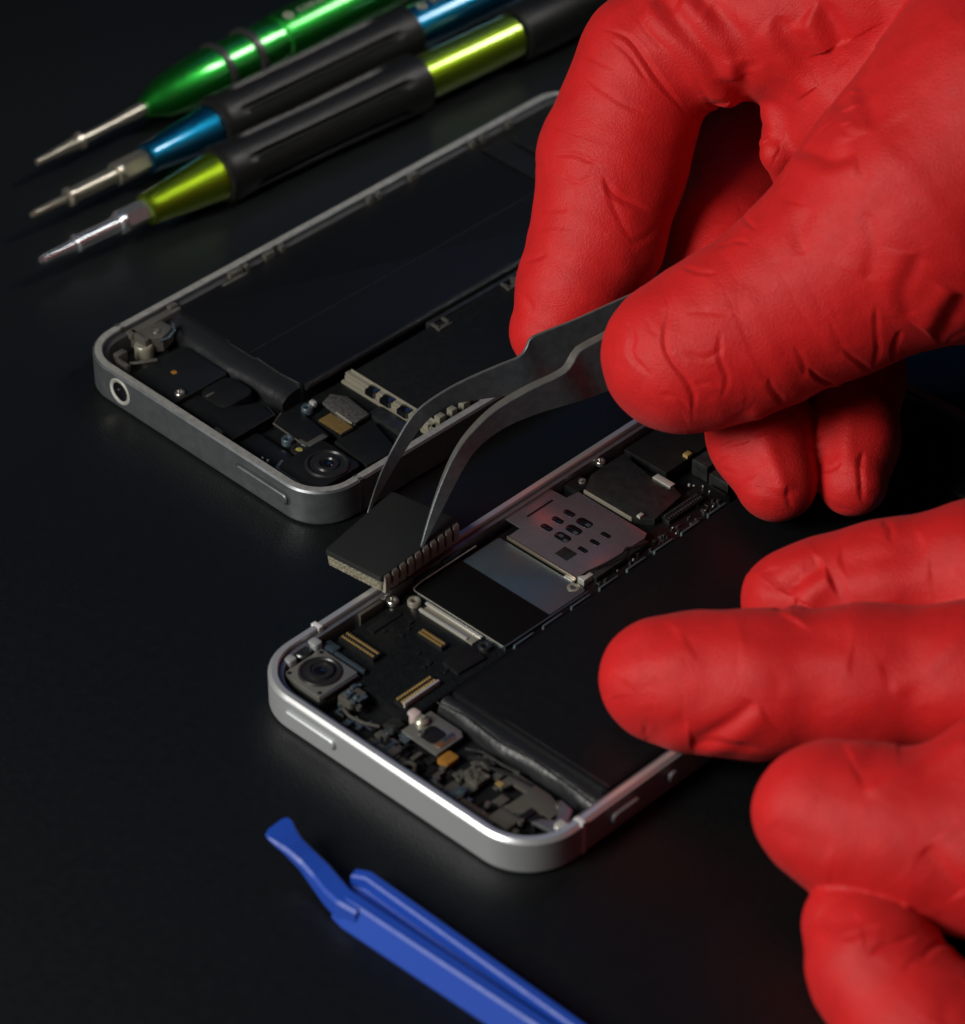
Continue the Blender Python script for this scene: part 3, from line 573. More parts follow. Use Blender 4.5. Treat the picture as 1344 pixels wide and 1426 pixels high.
# green driver
root, at = tool_root('screwdriver', (48, 228), (480, 8), .42, .50)
tag(root, 'all-metal green screwdriver with a bulb nose and black rings, furthest from the phones', 'screwdriver', GRP)
a = [at(*q) for q in ((48, 228), (112, 190), (205, 145), (262, 116), (300, 98), (342, 76), (375, 60), (385, 55), (620, -65))]
tool_part(root, 'bit', 'toolsteel', [(a[0]+.05, 0), (a[0]+.05, .055), (a[1]-.3, .10), (a[1]-.08, .12), (a[1]-.03, .16), (a[1]+.03, .16), (a[1]+.06, .09), (a[1]+.7, .085), (a[2]-.35, .12), (a[2]+.2, .13)], 24)
tool_part(root, 'nose_cone', 'green', [(a[2]-.1, .1), (a[2]-.08, .19), (a[2], .215), (a[2]+.1, .26), (a[2]+.35, .37), (a[3], .45), (a[4]-.05, .49), (a[4], .48)], 56)
tool_part(root, 'sealing_ring', 'oring', [(a[4]-.03, .4), (a[4], .52), (a[4]+.06, .535), (a[4]+.12, .52), (a[4]+.15, .4)], 48)
tool_part(root, 'handle', 'green', [(a[4]+.02, .46), (a[5]+.04, .46), (a[6]-.04, .46), (a[6], .42), (a[7], .42), (a[7]+.03, .47), (a[7]+.1, .48), (a[8], .48), (a[8]+.1, .42), (a[8]+.1, 0)], 56)
tool_part(root, 'sealing_ring', 'oring', [(a[5]-.03, .4), (a[5], .52), (a[5]+.06, .53), (a[5]+.12, .52), (a[5]+.15, .4)], 48)
emblem(root, at(392, 50)+.12, .48, 1.75, 8)

# ------------------------------------------------------------------ spudger
def spudger():
    b0 = pz(458, 1284, 0); b1 = pz(700, 1436, 0)
    x = (b1-b0); x[2] = 0; x /= np.linalg.norm(x); y = np.array([-x[1], x[0], 0])
    if y[1] < 0: y = -y
    root = empty('spudger', tuple(b0)); root.rotation_euler = (0, 0, math.atan2(x[1], x[0]))
    tag(root, 'blue nylon pry tool with a grooved handle, lying in front of the silver phone', 'pry tool')
    L = 9.
    W = .80; Hh = .42
    def sec(nr, fr):              # channel section between the near face nr and the far face fr
        return [(nr+.03, 0), (fr-.03, 0), (fr, .03), (fr, Hh+.01), (fr-.04, Hh+.05), (fr-.16, Hh+.05), (fr-.19, Hh+.02), (fr-.20, .27), (fr-.22, .245), (nr+.42, .245), (nr+.40, .27), (nr+.37, Hh-.03), (nr+.34, Hh+.015), (nr+.19, Hh+.02), (nr+.15, Hh-.01), (nr+.01, .05)]
    b = MB(); Ls = []
    for i, xx in enumerate(np.linspace(0, L, 40)):
        e = min(1, xx/.10); e = math.sqrt(max(0, 1-(1-e)**2)); nr, fr = .0-.03*xx+.05*(1-e), .82-.072*xx-.06*(1-e) if xx < 4.4 else .82-.072*4.4-.03*(xx-4.4)
        Ls.append([(xx-.14*min(1, max(0, (yy-nr)/(fr-nr))), yy, zz*(1 if zz < .1 else .86+.14*e)) for yy, zz in sec(nr, fr)])
    b.loops(Ls); h = b.build('handle', M['spudger'], root, angle=28)
    # blade runs back from the near rail, curves up and ends in a thin flared chisel edge
    st = [(.45, .06, .30, .06, .43), (.1, .05, .38, .06, .42), (-.2, .12, .48, .08, .40), (-.5, .22, .57, .12, .41), (-.8, .28, .60, .25, .46), (-1.05, .27, .62, .38, .53), (-1.22, .25, .68, .46, .565), (-1.36, .25, .74, .52, .58), (-1.44, .28, .74, .54, .58), (-1.48, .36, .66, .555, .58)]
    b = MB(); Ls = []
    for k in range(46):
        u = k/45*(len(st)-1); i = min(int(u), len(st)-2); u -= i; u = u*u*(3-2*u)*.5+u*.5
        q, y0, y1, z0, z1 = [st[i][m]*(1-u)+st[i+1][m]*u for m in range(5)]
        e = min(.04, (z1-z0)*.3)
        Ls.append([(q, y0+e, z0), (q, y1-e, z0), (q, y1, z0+e), (q, y1, z1-e), (q, y1-e, z1), (q, y0+e, z1), (q, y0, z1-e), (q, y0, z0+e)])
    b.loops(Ls); b.build('chisel_blade', M['spudger'], root, angle=28)
spudger()

# ------------------------------------------------------------------ black module held by the tweezers
def chip():
    zt, th = 1.0, .34
    c4 = [pz(452, 765, zt), pz(531, 805, zt), pz(641, 724, zt), pz(546, 683, zt)]
    cen = sum(c4)/4
    root = empty('chip', (cen[0], cen[1], zt-th)); tag(root, 'black chip with foam-speckled end and ribbed side, gripped by tweezer tips above the phone edge', 'chip')
    poly = [(p[0]-cen[0], p[1]-cen[1]) for p in c4]
    def rounded(poly, r, n=5):
        out = []
        for i in range(len(poly)):
            p, q, s = map(np.array, (poly[i-1], poly[i], poly[(i+1) % len(poly)]))
            u, w = (p-q)/np.linalg.norm(p-q), (s-q)/np.linalg.norm(s-q)
            a, e = q+u*r, q+w*r
            for k in range(n+1):
                t = k/n; out.append(tuple((1-t)**2*a+2*t*(1-t)*q+t*t*e))
        return out
    b = MB(); b.prism(rounded(poly, .05), th-.09, th, .02); b.build('package_body', M['chip'], root)
    b = MB(); rp = rounded(inset(poly, .008), .08)
    b.loops([[(x, y, .02) for x, y in inset(rp, .07)], [(x, y, .05) for x, y in inset(rp, .02)], [(x, y, th-.09) for x, y in rp]]); b.build('foam_base', M['foam'], root)
    p, q = np.array(poly[1]), np.array(poly[2]); d = (q-p); Ln = np.linalg.norm(d); d /= Ln; nrm = np.array([d[1], -d[0]])
    for i in range(10):
        s = .12+(Ln-.24)*i/9
        b = MB(); Ls = []
        for z, o, w in ((th-.015, -.08, .05), (th-.012, .0, .05), (th-.06, .03, .062), (.10, .035, .062), (.01, .02, .056), (.0, -.06, .045)):
            cpt = p+d*s+nrm*o; Ls.append([(cpt[0]-d[0]*w, cpt[1]-d[1]*w, z), (cpt[0]+d[0]*w, cpt[1]+d[1]*w, z)])
        vs = []
        front = [L for L in Ls]
        A = [L[0] for L in front]; B_ = [L[1] for L in front]
        b.loops([A, B_]); b.build('rib', M['rib'], root)
chip()

# ------------------------------------------------------------------ tweezers
def smooth_poly(pts, n):
    pts = np.array(pts, float); m = len(pts)
    seg = np.r_[0, np.cumsum(np.linalg.norm(np.diff(pts[:, :2], axis=0), axis=1))]
    out = []
    for t in np.linspace(0, seg[-1], n):
        i = min(max(int(np.searchsorted(seg, t)-1), 0), m-2); u = (t-seg[i])/(seg[i+1]-seg[i])
        p0, p1, p2, p3 = pts[max(i-1, 0)], pts[i], pts[i+1], pts[min(i+2, m-1)]
        out.append(.5*((2*p1)+(-p0+p2)*u+(2*p0-5*p1+4*p2-p3)*u*u+(-p0+3*p1-3*p2+p3)*u**3))
    return np.array(out)
def arm(root, upper, lower, thick, n=90, lipw=.02):
    U = smooth_poly(upper, n); Lw = smooth_poly(lower, n)
    A = np.array([pd(*u) for u in U]); B = np.array([pd(*l) for l in Lw])
    mb = MB(); edge = MB(); Ls = []; Es = []
    for i in range(n):
        t = A[min(i+1, n-1)]-A[max(i-1, 0)]; t /= np.linalg.norm(t); w = B[i]-A[i]; wl = np.linalg.norm(w); w = w/(wl+1e-9)
        nn = np.cross(t, w); nn /= np.linalg.norm(nn)+1e-9
        if nn@CF < 0: nn = -nn                       # away from the camera
        f = thick*min(1, .25+.75*i/(n*.25))
        a, b = A[i], B[i]; e = min(.012, wl*.2)
        Ls.append([a+nn*e, a+w*e, b-w*e, b+nn*e, b+nn*(f-e), b-w*e+nn*f, a+w*e+nn*f, a+nn*(f-e)])
        Es.append(i)
    mb.loops(Ls)
    o = mb.build('arm', [M['tweezer'], M['tweezedge']], root, tuple(root.location), angle=40)
    for p in o.data.polygons:                         # the ground upper edge is the bare bright metal
        k = sorted(v % 8 for v in p.vertices)
        if len(p.vertices) == 4 and set(k) == {0, 7}: p.material_index = 1
    return o
def tweezers():
    base = pd(1120, 330, 58.8)
    root = empty('tweezers', (base[0], base[1], base[2]))
    tag(root, 'grey steel tweezers with bent needle tips, pinched between the red thumb and forefinger', 'tweezers')
    far_u = [(510, 719, 58.25), (528, 665, 58.3), (552, 615, 58.35), (577, 576, 58.4), (610, 551, 58.45), (650, 529, 58.55), (700, 507, 58.65), (722, 498, 58.7), (732, 488, 58.72), (738, 473, 58.72), (752, 465, 58.75), (800, 446, 58.85), (860, 419, 59.0), (920, 393, 59.1), (1010, 352, 59.2), (1120, 305, 59.2), (1260, 245, 59.0)]
    far_l = [(512, 719, 58.26), (541, 668, 58.45), (574, 614, 58.5), (598, 584, 58.55), (622, 567, 58.65), (655, 559, 58.8), (706, 552, 59.0), (745, 548, 59.1), (758, 545, 59.15), (768, 542, 59.2), (780, 540, 59.3), (830, 520, 59.5), (890, 493, 59.6), (950, 465, 59.7), (1040, 425, 59.7), (1140, 375, 59.5), (1270, 300, 59.2)]
    near_u = [(584, 768, 57.5), (596, 726, 57.6), (612, 680, 57.7), (632, 637, 57.8), (655, 605, 57.9), (690, 572, 58.0), (735, 545, 58.05), (775, 526, 58.1), (792, 515, 58.1), (802, 500, 58.1), (808, 489, 58.1), (850, 466, 58.15), (920, 430, 58.3), (1010, 385, 58.5), (1120, 330, 58.7), (1260, 262, 58.85)]
    near_l = [(587, 768, 57.51), (608, 728, 57.65), (630, 684, 57.8), (651, 645, 57.95), (673, 618, 58.1), (708, 594, 58.25), (752, 576, 58.4), (795, 563, 58.5), (812, 558, 58.6), (824, 554, 58.7), (836, 549, 58.75), (880, 533, 58.8), (950, 505, 58.9), (1040, 455, 59.0), (1140, 395, 59.0), (1270, 318, 59.0)]
    arm(root, far_u, far_l, .06); arm(root, near_u, near_l, .16)
tweezers()

# ------------------------------------------------------------------ gloved hands: one distance field per hand, meshed as one surface
def cone_d(P, a, b, ra, rb):
    ab = b-a; t = np.clip(((P-a)@ab)/max(ab@ab, 1e-9), 0, 1)
    return np.linalg.norm(P-(a+t[:, None]*ab), axis=1)-(ra+(rb-ra)*t)
def smin(a, b, k):
    h = np.maximum(k-np.abs(a-b), 0)/k; return np.minimum(a, b)-h*h*k*.25
class Hand:
    def __init__(s): s.chains = []
    def chain(s, joints, k=.35, ku=.15):     # joints: (px, py, depth, radius px)
        s.chains.append(([(pd(x, y, D), r*D/FPX) for x, y, D, r in joints], k, ku)); return s
    def sdf(s, P):
        tot = None
        for J, k, ku in s.chains:
            d = None
            for (a, ra), (b, rb) in zip(J[:-1], J[1:]):
                e = cone_d(P, a, b, ra, rb); d = e if d is None else smin(d, e, k)
            tot = d if tot is None else smin(tot, d, ku)
        return tot
    def bounds(s):
        lo = np.min([p-r for J, _, _ in s.chains for p, r in J], axis=0)-.4; hi = np.max([p+r for J, _, _ in s.chains for p, r in J], axis=0)+.4
        return lo, hi
def surface_nets(phi, org, h):
    nx, ny, nz = phi.shape; ins = phi < 0
    acc = np.zeros((nx-1, ny-1, nz-1, 3)); cnt = np.zeros((nx-1, ny-1, nz-1))
    corners = [(i, j, k) for i in (0, 1) for j in (0, 1) for k in (0, 1)]
    sl = lambda c: phi[c[0]:nx-1+c[0], c[1]:ny-1+c[1], c[2]:nz-1+c[2]]
    for a in corners:
        for ax in range(3):
            if a[ax] == 0:
                b = list(a); b[ax] = 1; A, B = sl(a), sl(b); m = (A < 0) != (B < 0)
                t = np.where(m, A/np.where(m, A-B, 1), 0)
                for d in range(3): acc[..., d] += np.where(m, a[d]+(t if d == ax else 0), 0)
                cnt += m
    act = cnt > 0; idx = -np.ones(act.shape, int); idx[act] = np.arange(act.sum())
    V = np.argwhere(act)+acc[act]/cnt[act][:, None]; V = V*h+org
    F = []
    for ax in range(3):
        o1, o2 = [(1, 2), (2, 0), (0, 1)][ax]
        A = [slice(None)]*3; B = [slice(None)]*3; A[ax] = slice(0, -1); B[ax] = slice(1, None)
        m = ins[tuple(A)] != ins[tuple(B)]; I = np.argwhere(m)
        I = I[(I[:, o1] > 0) & (I[:, o2] > 0) & (I[:, o1] < phi.shape[o1]-1) & (I[:, o2] < phi.shape[o2]-1)]
        flip = ins[tuple(I.T)]
        def g(d1, d2):
            J = I.copy(); J[:, o1] -= d1; J[:, o2] -= d2; return idx[tuple(J.T)]
        q = np.stack([g(1, 1), g(0, 1), g(0, 0), g(1, 0)], 1); q[~flip] = q[~flip][:, ::-1]; F.append(q)
    return V, np.concatenate(F)
def wave_noise(P, freq, n, seed):
    r = np.random.default_rng(seed); out = np.zeros(len(P))
    for i in range(n):
        d = r.normal(size=3); d /= np.linalg.norm(d); out += np.sin(P@d*freq*r.uniform(.6, 1.5)+r.uniform(0, 6.28)+1.3*np.sin(P@r.normal(size=3)*freq*.45))
    return out/math.sqrt(n)
def hand_mesh(name, H, creases, h=.09, levels=2, baggy=.012, seed=1, rings=1.):
    lo, hi = H.bounds(); dims = np.ceil((hi-lo)/h).astype(int)+1
    X, Y, Z = np.meshgrid(*[lo[i]+h*np.arange(dims[i]) for i in range(3)], indexing='ij')
    P = np.stack([X.ravel(), Y.ravel(), Z.ravel()], 1); phi = H.sdf(P).reshape(dims)
    V, Fq = surface_nets(phi, lo, h)
    for _ in range(2):
        d = H.sdf(V); e = .01
        g = np.stack([H.sdf(V+np.eye(3)[i]*e)-H.sdf(V-np.eye(3)[i]*e) for i in range(3)], 1)/(2*e)
        V = V-d[:, None]*g/np.maximum((g*g).sum(1), .2)[:, None]
    me = bpy.data.meshes.new(name); me.from_pydata(V.tolist(), [], Fq.tolist()); me.update()
    o = bpy.data.objects.new(name, me); COL.objects.link(o)
    md = o.modifiers.new('s', 'SUBSURF'); md.levels = levels; md.render_levels = levels
    dg = bpy.context.evaluated_depsgraph_get(); ev = o.evaluated_get(dg)
    me2 = bpy.data.meshes.new_from_object(ev); o.modifiers.clear(); o.data = me2; bpy.data.meshes.remove(me); me2.name = name
    n = len(me2.vertices); co = np.empty(n*3, np.float32); me2.vertices.foreach_get('co', co); co = co.reshape(-1, 3).astype(float)
    nr = np.empty(n*3, np.float32); me2.vertex_normals.foreach_get('vector', nr); nr = nr.reshape(-1, 3).astype(float)
    px, py, D = project(co); vd = co-CC; vd /= np.linalg.norm(vd, axis=1)[:, None]; facing = -(nr*vd).sum(1)
    disp = baggy*wave_noise(co, 3.2, 7, seed)+baggy*.35*wave_noise(co, 9., 7, seed+9)
    vis = facing > -.25
    # fine folds that run round each finger, strongest at the joints
    best = np.full(n, 1e9); arc = np.zeros(n); jn = np.zeros(n); tot = 0.
    for J, _, _ in H.chains:
        for i, ((a, ra), (b, rb)) in enumerate(zip(J[:-1], J[1:])):
            ab = b-a; ln = np.linalg.norm(ab); t = np.clip(((co-a)@ab)/(ln*ln), 0, 1); dd = np.linalg.norm(co-(a+t[:, None]*ab), axis=1)-(ra+(rb-ra)*t)
            up = dd < best; best = np.where(up, dd, best); arc = np.where(up, tot+t*ln, arc)
            jd = np.minimum(t*ln if i > 0 else 9, (1-t)*ln); jn = np.where(up, np.exp(-(jd/.8)**2), jn); tot += ln
        tot += 7.3
    q = np.stack([arc*1.0, .22*co[:, 0]+.1*co[:, 2], .22*co[:, 1]-.1*co[:, 2]], 1)
    fold = 1-np.abs(wave_noise(q, 5.5, 9, seed+21)); patch = np.clip(.35+.65*wave_noise(co, 1.7, 6, seed+33), 0, 1)
    disp -= rings*.009*np.clip(fold, 0, 1)**3*(.25+jn)*patch
    fold2 = 1-np.abs(wave_noise(co+.15*np.stack([wave_noise(co, 5, 4, k) for k in (71, 72, 73)], 1), 2.6, 8, seed+41)); disp -= rings*.007*np.clip(fold2, 0, 1)**4*patch
    wx, wy = wave_noise(co, 4., 6, seed+51), wave_noise(co, 4., 6, seed+52); amp = 1+.35*wave_noise(co, 3., 5, seed+53)
    px = px+3.2*wx; py = py+3.2*wy
    for cr in creases:
        pts, w, a = cr['p'], cr['w'], cr['a']; ridge = cr.get('r', .45)
        if a > 0 and a < .2: a, w = (a*1.7, w*1.55) if w >= 8 else (min(a*.75, .036), w*1.0)
        C = smooth_poly([(x, y, 0) for x, y in pts], max(12, len(pts)*8))[:, :2]
        m = vis & (px > C[:, 0].min()-5*w) & (px < C[:, 0].max()+5*w) & (py > C[:, 1].min()-5*w) & (py < C[:, 1].max()+5*w)
        I = np.where(m)[0]
        if len(I) == 0: continue
        Q = np.stack([px[I], py[I]], 1); best = np.full(len(I), 1e9); sd = np.zeros(len(I)); tt = np.zeros(len(I))
        tot = len(C)-1
        for i in range(tot):
            p, q = C[i], C[i+1]; dd = q-p; l2 = dd@dd+1e-9; t = np.clip(((Q-p)@dd)/l2, 0, 1)
            v = Q-(p+t[:, None]*dd); dist = np.hypot(v[:, 0], v[:, 1]); up = dist < best
            s_ = np.sign(dd[0]*v[:, 1]-dd[1]*v[:, 0])
            best = np.where(up, dist, best); sd = np.where(up, s_*dist, sd); tt = np.where(up, (i+t)/tot, tt)
        # front layer only, sampled along the line
        Dl = D[I]; front = np.full(9, np.nan)
        for b in range(9):
            mm = (best < 2*w+4) & (np.abs(tt-(b+.5)/9) < .1)
            if mm.any(): front[b] = np.min(Dl[mm])
        if np.isnan(front).all(): continue
        front = np.where(np.isnan(front), np.nanmean(front), front)
        fd = front[np.clip((tt*9).astype(int), 0, 8)]
        lay = np.clip(1-(Dl-fd-.55)/.25, 0, 1)
        e = np.clip(np.minimum(tt, 1-tt)/(.14 if w > 10 else .3), 0, 1); e = e*e*(3-2*e)
        x = sd/(w*(.4+.6*e))
        k = 1 if cr.get('side', 1) > 0 else -1
        prof = -.55*np.exp(-(x/.9)**2)+ridge*1.1*np.exp(-((k*x-1.9)/1.3)**2)+ridge*.2*np.exp(-((k*x+2.4)/1.5)**2) if abs(w) > 10 else np.interp(k*x, [-4.5, -1.2, -.35, 0, .3, 1.25, 2.2, 5.5], [0, .28*ridge, -.45, -.8, -.45, .85*ridge, .6*ridge, 0])
        disp[I] += a*prof*e*lay*np.clip(amp[I], .25, 1.7)
    co = co+nr*disp[:, None]
    me2.vertices.foreach_set('co', co.astype(np.float32).ravel()); me2.materials.clear(); me2.materials.append(M['glove'])
    me2.polygons.foreach_set('use_smooth', [True]*len(me2.polygons)); me2.update()
    return o
def Z(ox, oy, sc): return lambda w, a, *pts, r=.45: dict(p=[(ox+x/sc, oy+y/sc) for x, y in pts], w=w, a=a, r=r)
z1, z2, z3, z4 = Z(690, 0, 2.055), Z(690, 320, 2.055), Z(800, 680, 2.47), Z(950, 950, 2.995)

R_ = Hand()
# thumb with its root and the heel of the hand, nearest the camera
R_.chain([(938, 498, 57.2, 98), (965, 488, 57.2, 106), (1060, 446, 57.1, 117), (1170, 376, 57.0, 138), (1290, 285, 56.8, 182), (1420, 170, 56.8, 215), (1600, 60, 57.5, 260)], .5, .3)
R_.chain([(1290, 340, 57.2, 128), (1420, 330, 57.3, 140), (1560, 300, 57.6, 170)], .5, .5)
# forefinger
R_.chain([(768, 462, 59.95, 60), (800, 400, 60.0, 80), (832, 330, 60.05, 94), (854, 220, 60.05, 104), (902, 85, 59.9, 97), (1000, 35, 59.7, 108), (1110, 5, 59.5, 140), (1240, -40, 59.3, 190), (1420, -60, 58.9, 260)], .13, .16)
# web between forefinger and thumb, palm
R_.chain([(1148, 262, 60.1, 66), (1136, 190, 60.0, 66), (1200, 130, 59.5, 110), (1340, 120, 58.8, 170)], .5, .35)
R_.chain([(1420, -60, 59.4, 240), (1600, 40, 59.5, 300), (1900, -100, 60, 300), (2150, -250, 60.5, 290)], .6, .5)
# loose flap of glove film in the fold
R_.chain([(1092, 165, 59.55, 34), (1084, 215, 59.5, 22), (1088, 262, 59.7, 7)], .2, .12)
# middle, ring, little finger
R_.chain([(1082, 668, 58.15, 58), (1060, 610, 58.6, 70), (1040, 530, 59.3, 76), (1008, 350, 61.2, 90), (1045, 250, 62.7, 112), (1150, 150, 62.4, 110), (1420, 40, 60.3, 180)], .3, .10)
R_.chain([(1188, 670, 58.2, 50), (1190, 615, 58.6, 58), (1195, 530, 59.4, 62), (1190, 390, 61.2, 74), (1330, 200, 61.4, 100), (1480, 80, 60.6, 170)], .3, .08)
R_.chain([(1285, 445, 60.9, 44), (1330, 400, 61.8, 62), (1440, 260, 61.8, 90), (1560, 120, 61, 160)], .3, .08)
cr_r = [
 z1(7, .075, (300, 75), (370, 105), (430, 170), (490, 250), (545, 330)), z1(5, .03, (330, 115), (390, 165), (440, 230)),
 z1(6, .030, (240, 205), (300, 255), (370, 300), (440, 320)), z1(6, .035, (150, 440), (230, 438), (300, 470)),
 z1(7, .045, (310, 500), (335, 555), (375, 585), (450, 610)), z1(6, .03, (100, 605), (150, 598), (220, 604)), z1(5, .035, (75, 755), (115, 738), (155, 722)),
 z1(7, .030, (375, 700), (420, 680), (475, 640)), z1(6, .02, (320, 540), (360, 640), (400, 705)), z1(5, .02, (180, 500), (240, 520), (290, 500)), z1(5, .018, (110, 660), (170, 650), (230, 665)),
 z1(5, .018, (60, 830), (90, 860), (110, 900)), z1(5, .018, (230, 150), (290, 170), (340, 200)),
 z1(9, .05, (440, -40), (500, 20), (560, 80), (620, 150), (680, 240), (712, 300), r=.9), z1(8, .04, (560, -40), (640, 60), (690, 130), (720, 230), r=.9), z1(8, .045, (735, 170), (722, 220), (735, 340), (790, 385), r=.6),
 z1(9, .045, (800, 40), (880, 170), (960, 270), (1060, 370), r=.7), z1(10, .07, (930, 0), (985, 110), (1030, 210), (1065, 300), (1085, 375), r=.9),
 z1(8, .045, (770, 370), (860, 415), (960, 455), (1040, 430)), z1(4, .03, (595, 285), (640, 310), (690, 305)), z1(6, .05, (840, 430), (852, 485), (800, 535)),
 z1(5, .03, (690, 600), (720, 640), (740, 665)), z1(8, .04, (620, 0), (700, 110), (760, 200)), z1(6, .025, (400, 40), (440, 90), (500, 150)), z1(6, .02, (560, 200), (600, 250), (620, 300)),
 z2(6, .055, (475, 190), (495, 240), (490, 290), (500, 360), (550, 440), (570, 490), (565, 560)), z2(6, .045, (370, 265), (400, 310), (400, 370), (445, 425)),
 z2(6, .025, (540, 250), (600, 245), (690, 240)), z2(6, .035, (655, 285), (640, 360), (655, 430), (640, 490)), z2(6, .028, (530, 345), (600, 362), (660, 330)),
 z2(6, .05, (775, 420), (795, 465), (830, 500)), z2(5, .06, (895, 395), (925, 430), (970, 445)), z2(6, .085, (1100, 210), (1085, 290), (1092, 345), (1078, 395)),
 z2(5, .05, (990, 330), (1040, 372), (1082, 390)), z2(6, .05, (1160, 290), (1140, 335), (1148, 375)), z2(8, .05, (1344, 185), (1300, 255), (1262, 320)), z2(6, .03, (1290, 330), (1320, 300), (1360, 290)),
 z2(6, .03, (535, 105), (590, 128), (640, 128)), z2(5, .028, (640, 55), (690, 42), (730, 55)), z2(5, .02, (560, 440), (610, 430), (640, 450)), z2(5, .02, (460, 470), (520, 480), (560, 520)),
 z2(5, .02, (700, 440), (720, 470), (715, 510)), z2(5, .02, (420, 250), (450, 290), (480, 300)), z2(7, .018, (850, 330), (880, 380), (890, 420)), z2(7, .015, (960, 250), (985, 310), (1000, 350)),
 z2(8, .02, (900, -60), (870, 20), (880, 90)), z2(8, .022, (1050, -40), (1075, 60), (1060, 150)), z2(8, .02, (1200, 60), (1180, 160), (1190, 250)),
 z2(15, -.075, (740, 500), (785, 620), (815, 700), (820, 760), r=.3), z2(12, .03, (640, 560), (680, 640), (720, 720)), z2(5, .022, (838, 720), (834, 765), (842, 800)), z2(5, .025, (680, 640), (650, 680), (700, 700)),
 z2(14, -.075, (985, 420), (1000, 540), (1008, 640), (990, 690), r=.3), z2(6, .06, (1055, 620), (1042, 690), (1055, 780)), z2(5, .03, (930, 690), (970, 680), (1000, 660)), z2(5, .02, (940, 760), (980, 790), (1030, 800)),
]
rh = hand_mesh('gloved_hand', R_, cr_r, seed=3)
tag(rh, 'right hand in a red nitrile glove pinching the tweezers above both phones', 'gloved hand', 'red gloved hands')

L_ = Hand()
L_.chain([(916, 946, 54.35, 83), (968, 950, 54.3, 92), (1060, 954, 54.1, 98), (1200, 948, 53.9, 99), (1360, 945, 53.6, 102), (1560, 950, 53.2, 150)], .4, .035)         # long finger pressing on the battery
L_.chain([(1100, 838, 55.6, 70), (1150, 830, 55.5, 76), (1240, 815, 55.3, 86), (1360, 800, 55.0, 96), (1560, 860, 54.0, 150)], .4, .035)
L_.chain([(1145, 1130, 52.1, 96), (1200, 1150, 52.0, 106), (1290, 1168, 51.8, 114), (1400, 1180, 51.6, 126), (1600, 1120, 52.2, 190)], .4, .035)
L_.chain([(1184, 1290, 51.6, 70), (1222, 1352, 51.1, 88), (1300, 1458, 50.5, 112), (1450, 1500, 50.7, 120), (1640, 1280, 51.5, 190)], .4, .035)
L_.chain([(1330, 1590, 49.8, 80), (1420, 1600, 49.8, 95), (1560, 1520, 50.2, 115), (1680, 1350, 51.2, 170)], .4, .10)
L_.chain([(1290, 1125, 51.8, 62), (1380, 1095, 51.7, 86), (1520, 1040, 52.0, 150)], .5, .3)
L_.chain([(1580, 940, 53.0, 190), (1680, 1150, 52.2, 270), (1900, 1200, 51.5, 290), (2200, 1230, 51, 260)], .6, .5)
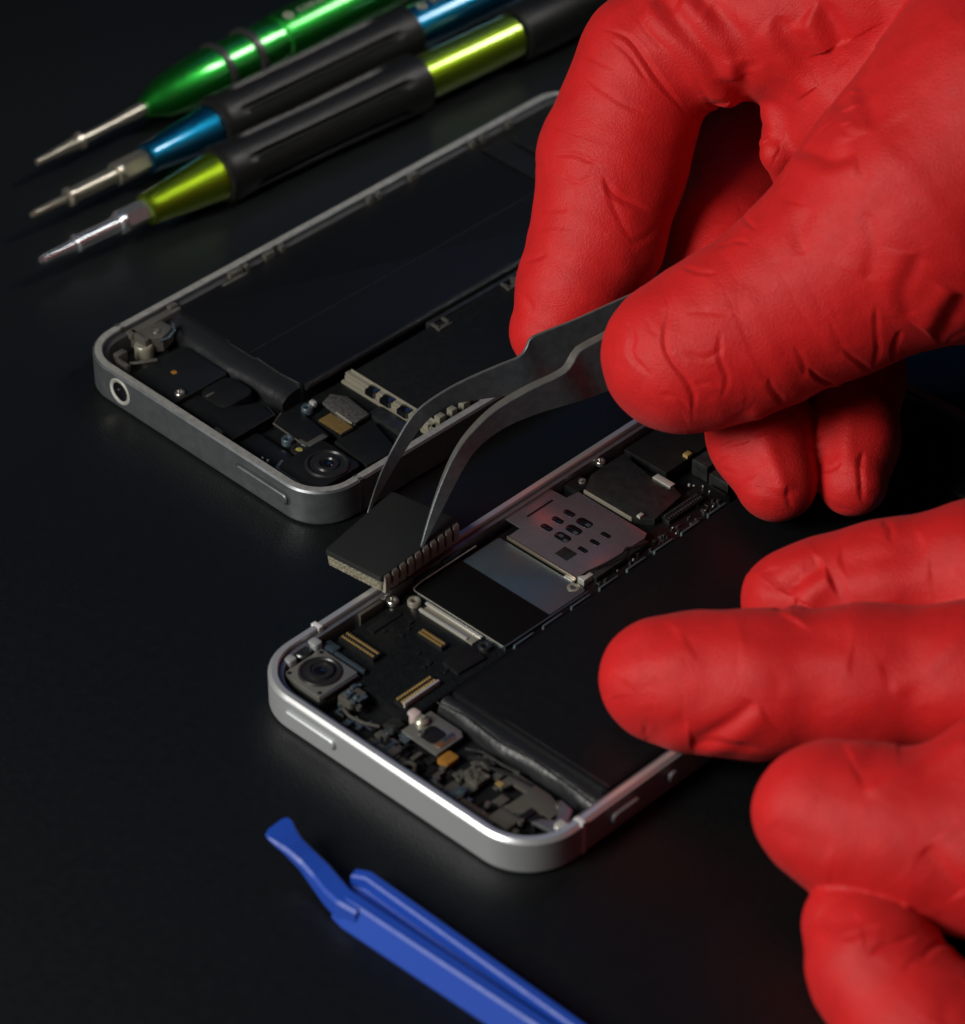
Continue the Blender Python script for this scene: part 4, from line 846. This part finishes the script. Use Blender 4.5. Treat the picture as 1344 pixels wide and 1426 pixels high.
cr_l = [
 z3(8, .035, (400, 900), (480, 850), (560, 800), (630, 735)), z3(7, .035, (410, 895), (520, 880), (650, 905)), z3(9, .02, (230, 850), (300, 835), (390, 805)),
 z3(10, .02, (120, 600), (200, 550), (290, 530), (350, 480)), z3(9, .06, (690, 420), (730, 370), (770, 310), (850, 255), r=.6), z3(8, .04, (680, 270), (700, 310), (780, 325)),
 z3(7, .03, (1060, 110), (1085, 150), (1080, 190)), z3(16, -.05, (1400, 450), (1210, 630), (1090, 720), r=.3), z3(12, .03, (900, 260), (1050, 230), (1200, 190)),
 z3(12, .02, (560, 480), (760, 500), (960, 490)), z3(12, .025, (900, 850), (1000, 800), (1120, 780)), z3(9, .02, (150, 700), (180, 790), (260, 840)),
 z4(16, -.08, (1220, 240), (1020, 330), (850, 410), (760, 470), r=.3), z4(9, .02, (560, 960), (640, 1000), (760, 985)), z4(7, .035, (660, 1070), (740, 1055), (850, 1010)), z4(7, .045, (780, 1150), (850, 1105), (1000, 1050)),
 z4(7, .045, (980, 1180), (1060, 1100), (1160, 1060)), z4(6, .03, (930, 1210), (980, 1150), (1000, 1120)), z4(12, .03, (1180, 900), (1120, 820), (1010, 690)),
 z4(12, .03, (1080, 1426), (1120, 1330), (1180, 1250)), z4(14, .02, (360, 600), (500, 680), (640, 700)),
]
lh = hand_mesh('gloved_hand', L_, cr_l, seed=8, rings=.12, baggy=.012)
tag(lh, 'left hand in a red nitrile glove, fingertips holding down the silver phone', 'gloved hand', 'red gloved hands')

# ------------------------------------------------------------------ light
def area(name, loc, target, size, power, col, spread=180):
    l = bpy.data.lights.new(name, 'AREA'); l.shape = 'RECTANGLE'; l.size, l.size_y = size; l.energy = power; l.color = col; l.spread = math.radians(spread)
    o = bpy.data.objects.new(name, l); COL.objects.link(o); o.location = loc
    o.rotation_euler = (Vector(target)-Vector(loc)).to_track_quat('-Z', 'Y').to_euler(); return o
area('softbox_lamp', (-30.5, 23.5, 27.5), (1, 46, 1), (17, 17), 24000, (1, .965, .90))
area('strip_lamp', (22, 63, 31), (-5, 58, .5), (9, 14), 300, (1, .97, .93), 26)
area('blue_fill_lamp', (15, 105, 58), (4, 42, 0), (34, 34), 950, (.12, .36, 1))
w = bpy.data.worlds.new('World'); S.world = w; w.use_nodes = True
w.node_tree.nodes['Background'].inputs[0].default_value = (.5, .75, 1, 1); w.node_tree.nodes['Background'].inputs[1].default_value = .010

# ------------------------------------------------------------------ camera
cam = bpy.data.cameras.new('camera'); co = bpy.data.objects.new('camera', cam); COL.objects.link(co); S.camera = co
co.location = (0, 0, CH); co.rotation_euler = (math.pi/2-PITCH, 0, 0)
cam.sensor_fit = 'HORIZONTAL'; cam.sensor_width = 36; cam.lens = 36*FPX/1344
cam.clip_start = 1; cam.clip_end = 400
cam.dof.use_dof = True; cam.dof.focus_distance = 59.2; cam.dof.aperture_fstop = .24; cam.dof.aperture_blades = 0
S.view_settings.view_transform = 'Standard'; S.view_settings.look = 'None'; S.view_settings.exposure = 0; S.view_settings.gamma = 1
S.cycles.use_denoising = True; S.cycles.max_bounces = 8
